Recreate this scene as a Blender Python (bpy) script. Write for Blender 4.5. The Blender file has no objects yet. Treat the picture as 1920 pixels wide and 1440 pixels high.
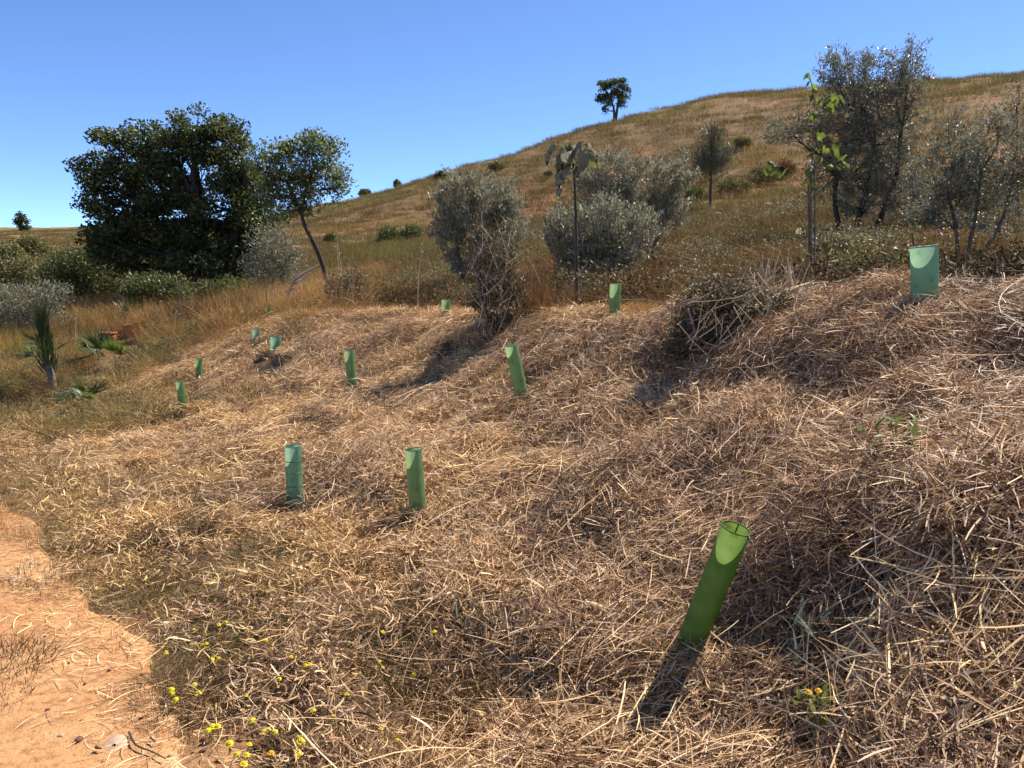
import bpy, math, random
import numpy as np
from mathutils import Vector, Matrix

random.seed(7)
rng = np.random.default_rng(11)
R = math.radians
scene = bpy.context.scene
COL = scene.collection

# ------------------------------------------------------------------ camera
PITCH = math.atan(200.0 / 1445.0)
EYE = 1.6
cam = bpy.data.cameras.new("camera")
cam.sensor_width = 36.0
cam.lens = 36.0 * 1445.0 / 1920.0
cam.clip_start = 0.05
cam.clip_end = 3000.0
camo = bpy.data.objects.new("camera", cam)
COL.objects.link(camo)
camo.location = (0, 0, EYE)
camo.rotation_euler = (math.pi / 2 - PITCH, 0, 0)
scene.camera = camo

# ------------------------------------------------------------------ light
SUN_EL, SUN_AZ = 52.0, 52.0            # degrees; azimuth to the right of the view direction
w = bpy.data.worlds.new("World")
scene.world = w
w.use_nodes = True
nt = w.node_tree
nt.nodes.clear()
sky = nt.nodes.new("ShaderNodeTexSky")
sky.sky_type = 'NISHITA'
sky.sun_disc = False
sky.sun_elevation = R(SUN_EL)
sky.sun_rotation = R(SUN_AZ)
sky.altitude = 1500
sky.air_density = 0.5
sky.dust_density = 0.0
sky.ozone_density = 6.5
bg = nt.nodes.new("ShaderNodeBackground")
bg.inputs['Strength'].default_value = 0.15
wo = nt.nodes.new("ShaderNodeOutputWorld")
nt.links.new(sky.outputs[0], bg.inputs[0])
nt.links.new(bg.outputs[0], wo.inputs[0])

sl = bpy.data.lights.new("sun", 'SUN')
sl.energy = 4.6
sl.angle = R(0.53)
sl.color = (1.0, 0.94, 0.84)
so = bpy.data.objects.new("sun", sl)
COL.objects.link(so)
sd = Vector((math.cos(R(SUN_EL)) * math.sin(R(SUN_AZ)), math.cos(R(SUN_EL)) * math.cos(R(SUN_AZ)), math.sin(R(SUN_EL))))
so.rotation_euler = sd.to_track_quat('Z', 'Y').to_euler()
so.location = (20, 20, 40)

vs = scene.view_settings
vs.view_transform = 'Standard'
vs.look = 'None'
vs.exposure = 0.92
vs.gamma = 1.0
vs.use_curve_mapping = False
scene.cycles.max_bounces = 5
scene.cycles.transmission_bounces = 4
scene.cycles.diffuse_bounces = 3
scene.cycles.glossy_bounces = 2
scene.cycles.use_adaptive_sampling = True
scene.cycles.adaptive_threshold = 0.03

# ------------------------------------------------------------------ pixel -> world
CP, SP = math.cos(PITCH), math.sin(PITCH)

def ray(px, py):
    u = (px - 960.0) / 1445.0
    v = (720.0 - py) / 1445.0
    return np.array([u, CP + v * SP, -SP + v * CP])

def at(px, py, Y):
    d = ray(px, py)
    return np.array([0, 0, EYE]) + d * (Y / d[1])

# ------------------------------------------------------------------ noise
def _h(ix, iy, s):
    n = (ix.astype(np.int64) * 374761393 + iy.astype(np.int64) * 668265263 + s * 982451653) & 0xffffffff
    n = ((n ^ (n >> 13)) * 1274126177) & 0xffffffff
    return ((n ^ (n >> 16)) & 0xffff) / 65535.0

def vnoise(x, y, s=0):
    x = np.asarray(x, float); y = np.asarray(y, float)
    ix = np.floor(x); iy = np.floor(y)
    fx = x - ix; fy = y - iy
    fx = fx * fx * (3 - 2 * fx); fy = fy * fy * (3 - 2 * fy)
    a = _h(ix, iy, s); b = _h(ix + 1, iy, s); c = _h(ix, iy + 1, s); d = _h(ix + 1, iy + 1, s)
    return (a * (1 - fx) + b * fx) * (1 - fy) + (c * (1 - fx) + d * fx) * fy

def fbm(x, y, s=0, o=3):
    t = 0; a = 1.0; n = 0
    for k in range(o):
        t = t + a * vnoise(x * 2 ** k, y * 2 ** k, s + k * 17); n += a; a *= .5
    return t / n

# ------------------------------------------------------------------ terrain
# profile columns: pixel column -> knots; (row, 'z', height) or (row, 'Y', forward distance) or ('h', Y, z) for hidden ground
COLS = {
 -420: [(1440,'z',0),(1200,'z',0),(960,'z',0),(800,'z',-.15),(690,'Y',13.5),(630,'Y',19),(560,'Y',33),(500,'Y',75),(440,'Y',165)],
 0:    [(1440,'z',0),(1200,'z',0),(960,'z',0),(800,'Y',9.2),(690,'Y',13),(620,'Y',19),(560,'Y',30),(490,'Y',70),(436,'Y',150)],
 300:  [(1440,'z',0),(1200,'z',0),(960,'z',.05),(780,'Y',8.6),(650,'Y',13),(600,'Y',17.5),(560,'Y',25),(490,'Y',60),(428,'Y',132)],
 550:  [(1440,'z',0),(1200,'z',.05),(960,'z',.13),(740,'Y',7.9),(592,'Y',11.6),('h',14,.95),(552,'Y',20),(455,'Y',55),(402,'Y',108)],
 800:  [(1440,'z',0),(1200,'z',.10),(960,'z',.21),(750,'Y',6.9),(592,'Y',9.6),('h',12,1.05),(545,'Y',17),(440,'Y',50),(340,'Y',97)],
 960:  [(1440,'z',0),(1200,'z',.12),(960,'z',.3),(755,'Y',6.1),(594,'Y',8.4),('h',10.5,1.1),(540,'Y',15),(420,'Y',48),(292,'Y',93)],
 1150: [(1440,'z',.02),(1200,'z',.16),(960,'z',.42),(760,'Y',5.3),(588,'Y',7.2),('h',9.5,1.2),(530,'Y',13),(390,'Y',45),(226,'Y',90)],
 1350: [(1440,'z',.08),(1200,'z',.22),(960,'z',.5),(760,'Y',4.6),(582,'Y',6.2),('h',8.3,1.3),(520,'Y',12),(380,'Y',40),(188,'Y',85)],
 1550: [(1440,'z',.2),(1200,'z',.4),(960,'z',.68),(740,'Y',4.1),(562,'Y',5.3),('h',7.2,1.4),(505,'Y',11),(370,'Y',35),(172,'Y',78)],
 1732: [(1440,'z',.34),(1200,'z',.53),(960,'z',.77),(740,'Y',3.65),(556,'Y',4.6),('h',6.6,1.47),(500,'Y',10),(360,'Y',30),(160,'Y',70)],
 1920: [(1440,'z',.48),(1200,'z',.64),(960,'z',.87),(740,'Y',3.25),(548,'Y',4.1),('h',6.0,1.5),(495,'Y',9.5),(350,'Y',28),(148,'Y',62)],
 2400: [(1440,'z',.6),(1200,'z',.78),(960,'z',.98),(740,'Y',2.9),(540,'Y',3.7),('h',5.6,1.55),(490,'Y',9),(345,'Y',26),(140,'Y',55)],
}
ths, rk, zk = [], [], []
for px in sorted(COLS):
    rr, zz = [0.0, 0.6], [0.0, 0.0]
    for k in COLS[px]:
        if k[0] == 'h':
            P = at(px, 520, k[1]); P[2] = k[2]
        elif k[1] == 'Y':
            P = at(px, k[0], k[2])
        else:
            d = ray(px, k[0]); t = (k[2] - EYE) / d[2]; P = np.array([0, 0, EYE]) + d * t
        rr.append(math.hypot(P[0], P[1])); zz.append(P[2])
    r9, z9 = rr[-1], zz[-1]
    rr += [r9 * 1.35, r9 * 2.2, 900.0]
    zz += [z9 + .02 * r9, z9 * .9, z9 * .3]
    P = at(px, 520, 1.0)
    ths.append(math.atan2(P[0], P[1])); rk.append(rr); zk.append(zz)
nk = len(rk[0])
def add_col(deg, rr, zz):
    ths.append(R(deg)); rk.append(list(rr)); zk.append(list(zz))
L0, LZ = rk[0], zk[0]
E0, EZ = rk[len(COLS) - 1], zk[len(COLS) - 1]
flat = [0] * nk
add_col(-75, L0, [z * .5 for z in LZ]); add_col(-120, L0, [z * .15 for z in LZ]); add_col(-180, L0, flat)
add_col(75, E0, [z * .8 for z in EZ]); add_col(120, E0, [z * .35 for z in EZ]); add_col(180, L0, flat)
o = np.argsort(ths); ths = np.array(ths)[o]; rk = np.array(rk)[o]; zk = np.array(zk)[o]
TN, RN = 1441, 620
TH = np.linspace(-math.pi, math.pi, TN)
LR = np.linspace(math.log(.25), math.log(850.0), RN)
RG = np.exp(LR)
def smooth(a, sig):
    k = np.arange(-int(3 * sig), int(3 * sig) + 1); g = np.exp(-.5 * (k / sig) ** 2); g /= g.sum()
    ap = np.concatenate([a[-len(k):], a, a[:len(k)]])
    return np.convolve(ap, g, 'same')[len(k):-len(k)]
RKT = np.stack([smooth(np.interp(TH, ths, rk[:, k]), 9) for k in range(nk)], 1)
ZKT = np.stack([smooth(np.interp(TH, ths, zk[:, k]), 9) for k in range(nk)], 1)
def pchip(x, y, q):
    h = np.diff(x); d = np.diff(y) / h
    m = np.zeros_like(y)
    for i in range(1, len(x) - 1):
        if d[i - 1] * d[i] > 0:
            w1 = 2 * h[i] + h[i - 1]; w2 = h[i] + 2 * h[i - 1]
            m[i] = (w1 + w2) / (w1 / d[i - 1] + w2 / d[i])
    m[-1] = d[-1]
    i = np.clip(np.searchsorted(x, q) - 1, 0, len(x) - 2)
    t = np.clip((q - x[i]) / h[i], 0, 1)
    return ((1 + 2 * t) * (1 - t) ** 2 * y[i] + t * (1 - t) ** 2 * h[i] * m[i] + t * t * (3 - 2 * t) * y[i + 1] + t * t * (t - 1) * h[i] * m[i + 1])
TAB = np.stack([pchip(RKT[i], ZKT[i], RG) for i in range(TN)], 0)

# the dirt path: right edge and left edge in ground metres
PR = np.array([(-.2, -6), (-.35, -2), (-.5, 0), (-.72, 1.6), (-1.0, 2.45), (-1.16, 2.65), (-1.3, 2.95), (-1.62, 3.2), (-1.95, 3.45), (-2.5, 4.05), (-2.95, 4.7), (-3.6, 5.3), (-5.2, 6.4), (-9, 8.4), (-20, 12)], float)
PL = PR + np.array([(-2.6, .3)] * 3 + [(-2.5, .5)] * 5 + [(-2.4, .2)] * 3 + [(-1.6, -1.6)] * 4)
def path_side(x, y):
    """signed distance (approx.) to the right edge: negative on the path side"""
    best = np.full(np.shape(x), 1e9); sgn = np.ones(np.shape(x))
    for a, b in zip(PR[:-1], PR[1:]):
        d = b - a; L = d @ d
        t = np.clip(((x - a[0]) * d[0] + (y - a[1]) * d[1]) / L, 0, 1)
        qx = x - (a[0] + t * d[0]); qy = y - (a[1] + t * d[1])
        dd = np.hypot(qx, qy); c = d[0] * qy - d[1] * qx
        m = dd < best
        best = np.where(m, dd, best); sgn = np.where(m, np.where(c > 0, -1, 1), sgn)
    return best * sgn

BUMPS = []      # (x, y, sigma, amplitude)
def base_h(x, y):
    x = np.asarray(x, float); y = np.asarray(y, float)
    r = np.maximum(np.hypot(x, y), .2501); th = np.arctan2(x, y)
    ti = (th + math.pi) / (2 * math.pi) * (TN - 1)
    ri = (np.log(r) - LR[0]) / (LR[1] - LR[0])
    i = np.clip(ti.astype(int), 0, TN - 2); j = np.clip(ri.astype(int), 0, RN - 2)
    a = ti - i; b = np.clip(ri - j, 0, 1)
    return TAB[i, j] * (1 - a) * (1 - b) + TAB[i + 1, j] * a * (1 - b) + TAB[i, j + 1] * (1 - a) * b + TAB[i + 1, j + 1] * a * b

def hgt(x, y):
    x = np.asarray(x, float); y = np.asarray(y, float)
    r = np.hypot(x, y)
    z = base_h(x, y)
    off = np.clip(path_side(x, y) / .8, 0.06, 1)
    near = np.clip(1 - (r - 14) / 10, 0, 1)
    n = (fbm(x / .6, y / .6, 3, 3) - .5) * .20 + (fbm(x / .22, y / .22, 9, 2) - .5) * .13 - .035
    far = np.clip((r - 10) / 30, 0, 1)
    n2 = (fbm(x / 5, y / 5, 5, 4) - .5) * 1.0 * far
    z = z + n * near * off + n2
    for bx, by, s, am in BUMPS:
        z = z + am * np.exp(-((x - bx) ** 2 + (y - by) ** 2) / (2 * s * s))
    return z

def h1(x, y):
    return float(hgt(np.array([x]), np.array([y]))[0])

def hit(px, py, y0=1.0, y1=260.0):
    d = ray(px, py); d = d / d[1]
    Y = np.exp(np.linspace(math.log(y0), math.log(y1), 1600))
    P = np.array([0, 0, EYE])[None] + d[None] * Y[:, None]
    dz = P[:, 2] - hgt(P[:, 0], P[:, 1])
    k = np.argmax(dz <= 0)
    if dz[k] > 0:
        k = len(Y) - 1
    p = P[k].copy(); p[2] = h1(p[0], p[1])
    return p

def gnd(px, Y):
    """ground point on picture column px at forward distance Y"""
    P = at(px, 520, Y)
    for _ in range(3):
        z = h1(P[0], P[1])
        # column shifts slightly with row because the camera looks down
        v = (z - EYE) / Y
        vv = (v * CP + SP) / (CP - v * SP)
        u = (px - 960.) / 1445.
        P = np.array([u * Y / (CP + vv * SP), Y, z])
    return P

for px, py, s, am in [(1720,1040,.22,.06),(1560,1020,.16,.04),(1850,1050,.2,.05),(1720,1290,.2,-.04),(1580,1180,.12,-.04),
                      (990,770,.16,.07),(1000,840,.2,-.07),(830,1260,.2,-.08),(760,900,.25,.05),(520,985,.14,-.06),
                      (1250,880,.2,.05),(640,780,.25,.06),(1620,640,.22,.08),(1480,720,.25,-.08),(1250,690,.2,-.09),(330,990,.2,.05),(900,660,.3,-.06),(600,690,.3,.07),(45,765,.6,-.22),(70,720,.5,.12)]:
    p = hit(px, py); BUMPS.append((p[0], p[1], s, am))

for bp_, Y_ in (((836, 600), 9.3), ((1153, 608), 7.1), ((1737, 580), 4.5)):
    for dY in (0, -.3, -.6, -.9):
        P_ = at(bp_[0], bp_[1], Y_ + dY); dz_ = P_[2] - .02 - h1(P_[0], P_[1])
        if dz_ < 0: BUMPS.append((P_[0], P_[1], .3, dz_))
PROT = [((1284,1240),None,.05,.12),((555,948),None,.10,.42),((787,975),None,.10,.42),((980,758),None,.10,.45),((663,738),None,.09,.4),((344,783),None,.16,1.3),((374,722),None,.16,1.5),((518,662),None,.18,1.5),((480,645),None,.16,1.4),((836,598),9.3,.16,1.8),((1153,604),7.1,.12,.5),((1737,572),4.5,.15,.3),((122,770),None,.5,1.0),((205,640),14.6,.3,2.5),((247,640),15.0,.3,2.8),((503,605),13.0,.15,1.2),((376,612),16.,.2,2.0),((185,690),12.2,.35,.8),((218,690),12.0,.35,.8),((168,772),None,.3,.6),((1545,1365),None,.09,.16),((1508,1275),None,.07,.12),((1690,875),None,.10,.15),((8,1250),None,.1,.1)]
# ------------------------------------------------------------------ mesh helpers
def link(ob, parent=None):
    COL.objects.link(ob)
    if parent is not None:
        ob.parent = parent
    return ob

def mesh_np(name, V, F, mat, attrs=None, smooth_=False, fcorner=None):
    """V (n,3); F list of (m,k) index arrays"""
    me = bpy.data.meshes.new(name)
    V = np.asarray(V, np.float32)
    if not isinstance(F, (list, tuple)):
        F = [F]
    F = [np.asarray(f, np.int32) for f in F if len(f)]
    loops = np.concatenate([f.ravel() for f in F])
    tot = np.concatenate([np.full(len(f), f.shape[1], np.int32) for f in F])
    me.vertices.add(len(V)); me.vertices.foreach_set('co', V.ravel())
    me.loops.add(len(loops)); me.loops.foreach_set('vertex_index', loops)
    me.polygons.add(len(tot))
    me.polygons.foreach_set('loop_start', np.concatenate([[0], np.cumsum(tot)[:-1]]).astype(np.int32))
    me.polygons.foreach_set('loop_total', tot)
    if smooth_:
        me.polygons.foreach_set('use_smooth', np.ones(len(tot), bool))
    for k, a in (attrs or {}).items():
        at_ = me.attributes.new(k, 'FLOAT', 'POINT'); at_.data.foreach_set('value', np.asarray(a, np.float32))
    if mat:
        for m in (mat if isinstance(mat, (list, tuple)) else [mat]):
            me.materials.append(m)
    me.update(calc_edges=True)
    return me

def obj(name, me, parent=None, loc=None):
    ob = bpy.data.objects.new(name, me)
    if loc is not None:
        ob.location = loc
    return link(ob, parent)

def tag(ob, label=None, cat=None, group=None, kind=None):
    if label: ob['label'] = label
    if cat: ob['category'] = cat
    if group: ob['group'] = group
    if kind: ob['kind'] = kind
    return ob

def thing(name, label, cat, loc, group=None, rz=0):
    e = bpy.data.objects.new(name, None)
    e.empty_display_size = .2
    e.location = loc; e.rotation_euler = (0, 0, rz)
    link(e)
    return tag(e, label, cat, group)

class Acc:
    """collects geometry for one mesh"""
    def __init__(s): s.V = []; s.F = {}; s.n = 0; s.A = []
    def add(s, V, F, rnd=None):
        V = np.asarray(V, float); F = np.asarray(F)
        if not len(V): return
        s.V.append(V); s.F.setdefault(F.shape[1], []).append(F + s.n); s.n += len(V)
        s.A.append(np.full(len(V), random.random()) if rnd is None else np.broadcast_to(np.asarray(rnd, float), (len(V),)))
    def mesh(s, name, mat, smooth_=False):
        return mesh_np(name, np.concatenate(s.V), [np.concatenate(f) for f in s.F.values()], mat, {'rnd': np.concatenate(s.A)}, smooth_)

def nrm(a):
    return a / np.maximum(np.linalg.norm(a, axis=-1, keepdims=True), 1e-9)

def tube(path, rad, n=6, cap=True):
    """tapered tube along a polyline -> V, F(quads)"""
    P = np.asarray(path, float); S = len(P)
    rad = np.broadcast_to(np.asarray(rad, float), (S,))
    T = np.gradient(P, axis=0); T = nrm(T)
    ref = np.array([0.31, 0.77, 0.55]) if abs(T[0] @ np.array([0.31, 0.77, 0.55])) < .9 else np.array([1., 0, 0])
    A = nrm(np.cross(T, ref)); B = np.cross(T, A)
    a = np.arange(n) / n * 2 * math.pi
    V = P[:, None] + rad[:, None, None] * (np.cos(a)[None, :, None] * A[:, None] + np.sin(a)[None, :, None] * B[:, None])
    V = V.reshape(-1, 3)
    i = np.arange(S - 1)[:, None] * n; j = np.arange(n)[None]; k = (j + 1) % n
    F = np.stack([i + j, i + k, i + n + k, i + n + j], -1).reshape(-1, 4)
    return V, F

def spline(pts, n=10):
    """Catmull-Rom through points"""
    P = np.asarray(pts, float)
    if len(P) == 2:
        t = np.linspace(0, 1, n)[:, None]; return P[0] * (1 - t) + P[1] * t
    Q = np.concatenate([[2 * P[0] - P[1]], P, [2 * P[-1] - P[-2]]])
    out = []
    m = max(2, n // (len(P) - 1))
    for i in range(len(P) - 1):
        p0, p1, p2, p3 = Q[i:i + 4]
        for t in np.linspace(0, 1, m, endpoint=False):
            out.append(.5 * (2 * p1 + (p2 - p0) * t + (2 * p0 - 5 * p1 + 4 * p2 - p3) * t * t + (3 * p1 - p0 - 3 * p2 + p3) * t ** 3))
    out.append(P[-1])
    return np.array(out)

def ribbons(P, W, ref=None, rnd=None, fold=0.0):
    """many flat strips. P (N,S,3), W (N,S) half widths -> V,F,rnd"""
    P = np.asarray(P, float); N, S = P.shape[:2]
    T = nrm(P[:, -1] - P[:, 0])
    if ref is None:
        ref = rng.normal(size=(N, 3))
    side = nrm(np.cross(T, ref))
    V = np.stack([P - side[:, None] * W[..., None], P + side[:, None] * W[..., None]], 2)   # N,S,2,3
    V = V.reshape(-1, 3)
    b = (np.arange(N) * S * 2)[:, None]; s = np.arange(S - 1)[None] * 2
    F = np.stack([b + s, b + s + 1, b + s + 3, b + s + 2], -1).reshape(-1, 4)
    if rnd is None:
        rnd = rng.random(N)
    return V, F, np.repeat(rnd, S * 2)

def leaves(C, D, Nn, L, W, rnd=None, fold=.25):
    """many folded diamond leaves: centres C, directions D, normals Nn"""
    C = np.asarray(C, float); n = len(C)
    D = nrm(D); S = nrm(np.cross(D, Nn)); Z = np.cross(S, D)
    L = np.broadcast_to(L, (n,))[:, None]; W = np.broadcast_to(W, (n,))[:, None]
    b = C - D * L * .5; t = C + D * L * .5 - Z * L * .12
    l = C - S * W * .5 + Z * W * fold - D * L * .05; r = C + S * W * .5 + Z * W * fold - D * L * .05
    V = np.stack([b, r, t, l], 1).reshape(-1, 3)
    i = np.arange(n)[:, None] * 4
    F = np.concatenate([i + np.array([[0, 1, 2]]), i + np.array([[0, 2, 3]])], 0)
    if rnd is None:
        rnd = rng.random(n)
    return V, F, np.repeat(rnd, 4)

# ------------------------------------------------------------------ materials
def newmat(name):
    m = bpy.data.materials.new(name); m.use_nodes = True
    t = m.node_tree; t.nodes.clear()
    out = t.nodes.new('ShaderNodeOutputMaterial')
    return m, t, out

def ramp(t, stops, interp='LINEAR'):
    r = t.nodes.new('ShaderNodeValToRGB'); r.color_ramp.interpolation = interp
    e = r.color_ramp.elements
    while len(e) < len(stops): e.new(.5)
    for i, (p, c) in enumerate(stops):
        e[i].position = p; e[i].color = (*c, 1)
    return r

def attr(t, name, typ='GEOMETRY'):
    a = t.nodes.new('ShaderNodeAttribute'); a.attribute_name = name; a.attribute_type = typ
    return a

def mixc(t, fac, a, b, mode='MIX'):
    m = t.nodes.new('ShaderNodeMix'); m.data_type = 'RGBA'; m.blend_type = mode
    for s, v in ((0, fac), (6, a), (7, b)):
        if isinstance(v, (int, float)): m.inputs[s].default_value = v
        elif isinstance(v, tuple): m.inputs[s].default_value = (*v, 1)
        else: t.links.new(v, m.inputs[s])
    return m.outputs[2]

def leafmat(name, stops, under=None, transl=.3, rough=.45, spec=.5, inst=None):
    """foliage or dry straw: colour by each leaf's own random value; light passes through"""
    m, t, out = newmat(name)
    a = attr(t, 'rnd'); r = ramp(t, stops); t.links.new(a.outputs['Fac'], r.inputs[0])
    c = r.outputs[0]
    if under:
        g = t.nodes.new('ShaderNodeNewGeometry')
        c = mixc(t, g.outputs['Backfacing'], c, under)
    if inst:
        ia = attr(t, 'tint', 'INSTANCER'); r2 = ramp(t, inst); t.links.new(ia.outputs['Fac'], r2.inputs[0])
        c = mixc(t, 1.0, c, r2.outputs[0], 'MULTIPLY')
    p = t.nodes.new('ShaderNodeBsdfPrincipled')
    p.inputs['Roughness'].default_value = rough
    p.inputs['Specular IOR Level'].default_value = spec
    t.links.new(c, p.inputs['Base Color'])
    tr = t.nodes.new('ShaderNodeBsdfTranslucent'); t.links.new(c, tr.inputs[0])
    mx = t.nodes.new('ShaderNodeMixShader'); mx.inputs[0].default_value = transl
    t.links.new(p.outputs[0], mx.inputs[1]); t.links.new(tr.outputs[0], mx.inputs[2])
    t.links.new(mx.outputs[0], out.inputs[0])
    return m

def solid(name, c1, c2, scale=8.0, rough=.8, bump=.3, spec=.3, det=5):
    m, t, out = newmat(name)
    tc = t.nodes.new('ShaderNodeTexCoord')
    n = t.nodes.new('ShaderNodeTexNoise'); n.inputs['Scale'].default_value = scale; n.inputs['Detail'].default_value = det
    t.links.new(tc.outputs['Object'], n.inputs['Vector'])
    r = ramp(t, [(.3, c1), (.7, c2)]); t.links.new(n.outputs[0], r.inputs[0])
    p = t.nodes.new('ShaderNodeBsdfPrincipled')
    p.inputs['Roughness'].default_value = rough; p.inputs['Specular IOR Level'].default_value = spec
    t.links.new(r.outputs[0], p.inputs['Base Color'])
    if bump:
        b = t.nodes.new('ShaderNodeBump'); b.inputs['Strength'].default_value = bump; b.inputs['Distance'].default_value = .02
        t.links.new(n.outputs[0], b.inputs['Height']); t.links.new(b.outputs[0], p.inputs['Normal'])
    t.links.new(p.outputs[0], out.inputs[0])
    return m

def ground_mat():
    m, t, out = newmat('dry_earth')
    tc = t.nodes.new('ShaderNodeTexCoord')
    def noise(sc, det=6):
        n = t.nodes.new('ShaderNodeTexNoise'); n.inputs['Scale'].default_value = sc; n.inputs['Detail'].default_value = det
        t.links.new(tc.outputs['Object'], n.inputs['Vector']); return n
    n1 = noise(3.0); n2 = noise(40.0, 8); n3 = noise(.25)
    bank = ramp(t, [(.3, (.05, .032, .02)), (.55, (.10, .066, .04)), (.75, (.17, .115, .068))]); t.links.new(n2.outputs[0], bank.inputs[0])
    hill = ramp(t, [(.3, (.17, .105, .045)), (.6, (.24, .15, .07)), (.8, (.30, .19, .10))]); t.links.new(n1.outputs[0], hill.inputs[0])
    red = ramp(t, [(.3, (.30, .13, .062)), (.7, (.42, .21, .11))]); t.links.new(n2.outputs[0], red.inputs[0])
    fa = attr(t, 'far'); ra = attr(t, 'red'); pa_ = attr(t, 'pathside')
    c = mixc(t, fa.outputs['Fac'], bank.outputs[0], hill.outputs[0])
    sand = ramp(t, [(.3, (.30, .15, .066)), (.7, (.46, .25, .12))]); t.links.new(n2.outputs[0], sand.inputs[0])
    c = mixc(t, pa_.outputs['Fac'], c, sand.outputs[0])
    c = mixc(t, ra.outputs['Fac'], c, red.outputs[0])
    p = t.nodes.new('ShaderNodeBsdfPrincipled'); p.inputs['Roughness'].default_value = .95; p.inputs['Specular IOR Level'].default_value = .1
    t.links.new(c, p.inputs['Base Color'])
    b = t.nodes.new('ShaderNodeBump'); b.inputs['Strength'].default_value = .6; b.inputs['Distance'].default_value = .03
    t.links.new(n2.outputs[0], b.inputs['Height']); t.links.new(b.outputs[0], p.inputs['Normal'])
    t.links.new(p.outputs[0], out.inputs[0])
    return m

def path_mat():
    m, t, out = newmat('orange_dirt')
    tc = t.nodes.new('ShaderNodeTexCoord')
    def noise(sc, det=6, dist=0):
        n = t.nodes.new('ShaderNodeTexNoise'); n.inputs['Scale'].default_value = sc; n.inputs['Detail'].default_value = det
        n.inputs['Distortion'].default_value = dist
        t.links.new(tc.outputs['Object'], n.inputs['Vector']); return n
    n1 = noise(1.6, 6, .4); n2 = noise(28, 8); n3 = noise(140, 4)
    r1 = ramp(t, [(.3, (.40, .19, .08)), (.5, (.47, .245, .11)), (.7, (.54, .32, .155))]); t.links.new(n1.outputs[0], r1.inputs[0])
    r2 = ramp(t, [(.32, (.62, .55, .5)), (.5, (1, 1, 1)), (.72, (1.12, 1.1, 1.05))]); t.links.new(n2.outputs[0], r2.inputs[0])
    c = mixc(t, .8, r1.outputs[0], r2.outputs[0], 'MULTIPLY')
    p = t.nodes.new('ShaderNodeBsdfPrincipled'); p.inputs['Roughness'].default_value = .95; p.inputs['Specular IOR Level'].default_value = .15
    t.links.new(c, p.inputs['Base Color'])
    ad = t.nodes.new('ShaderNodeMath'); ad.operation = 'MULTIPLY_ADD'; ad.inputs[1].default_value = .3
    t.links.new(n3.outputs[0], ad.inputs[0]); t.links.new(n2.outputs[0], ad.inputs[2])
    b = t.nodes.new('ShaderNodeBump'); b.inputs['Strength'].default_value = .7; b.inputs['Distance'].default_value = .02
    t.links.new(ad.outputs[0], b.inputs['Height']); t.links.new(b.outputs[0], p.inputs['Normal'])
    t.links.new(p.outputs[0], out.inputs[0])
    return m

def tube_mat(name, c, c2):
    """green shelter plastic, light shines through it; a fine mesh relief and scuffed patches"""
    m, t, out = newmat(name)
    tc = t.nodes.new('ShaderNodeTexCoord')
    n = t.nodes.new('ShaderNodeTexNoise'); n.inputs['Scale'].default_value = 14; n.inputs['Detail'].default_value = 6
    t.links.new(tc.outputs['Object'], n.inputs['Vector'])
    r = ramp(t, [(.30, (c[0] * .62, c[1] * .5, c[2] * .5)), (.42, c), (.75, c2)]); t.links.new(n.outputs[0], r.inputs[0])
    v = t.nodes.new('ShaderNodeTexVoronoi'); v.inputs['Scale'].default_value = 170
    t.links.new(tc.outputs['Object'], v.inputs['Vector'])
    b = t.nodes.new('ShaderNodeBump'); b.inputs['Strength'].default_value = .35; b.inputs['Distance'].default_value = .004
    t.links.new(v.outputs['Distance'], b.inputs['Height'])
    p = t.nodes.new('ShaderNodeBsdfPrincipled'); p.inputs['Roughness'].default_value = .42; p.inputs['Specular IOR Level'].default_value = .5
    t.links.new(r.outputs[0], p.inputs['Base Color']); t.links.new(b.outputs[0], p.inputs['Normal'])
    tr = t.nodes.new('ShaderNodeBsdfTranslucent'); t.links.new(r.outputs[0], tr.inputs[0])
    mx = t.nodes.new('ShaderNodeMixShader'); mx.inputs[0].default_value = .6
    t.links.new(p.outputs[0], mx.inputs[1]); t.links.new(tr.outputs[0], mx.inputs[2])
    t.links.new(mx.outputs[0], out.inputs[0])
    return m

M = {}
M['ground'] = ground_mat()
M['path'] = path_mat()
TINT = [(0, (.50, .40, .33)), (.25, (.86, .71, .60)), (.5, (1.12, .96, .79)), (.78, (1.27, 1.09, .82)), (1, (1.38, 1.2, .78))]
STRAW = [(0, (.10, .060, .036)), (.25, (.28, .185, .105)), (.55, (.55, .395, .24)), (.8, (.74, .575, .37)), (1, (.86, .74, .54))]
M['straw'] = leafmat('dry_straw', STRAW, transl=.18, rough=.55, spec=.35, inst=TINT)
M['stalk'] = leafmat('dry_stalk', [(0, (.38, .27, .165)), (.5, (.64, .50, .32)), (1, (.82, .70, .50))], transl=.2, rough=.5, spec=.4)
M['greystalk'] = leafmat('grey_stalk', [(0, (.17, .13, .10)), (.6, (.36, .29, .23)), (1, (.52, .44, .36))], transl=.05, rough=.6, spec=.3)
M['fine'] = leafmat('fine_dry_grass', [(0, (.10, .068, .036)), (.3, (.22, .155, .085)), (.5, (.41, .295, .165)), (.8, (.62, .46, .28)), (1, (.26, .235, .10))], transl=.25, rough=.6, spec=.3, inst=TINT)
M['gold'] = leafmat('golden_grass', [(0, (.20, .115, .04)), (.5, (.40, .25, .10)), (1, (.60, .43, .21))], transl=.3, rough=.55, spec=.3, inst=TINT)
HT = [(0, (.55, .45, .36)), (.3, (.82, .74, .64)), (.55, (.95, .93, .78)), (.8, (.80, .93, .60)), (1, (1.3, 1.12, .85))]
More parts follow.
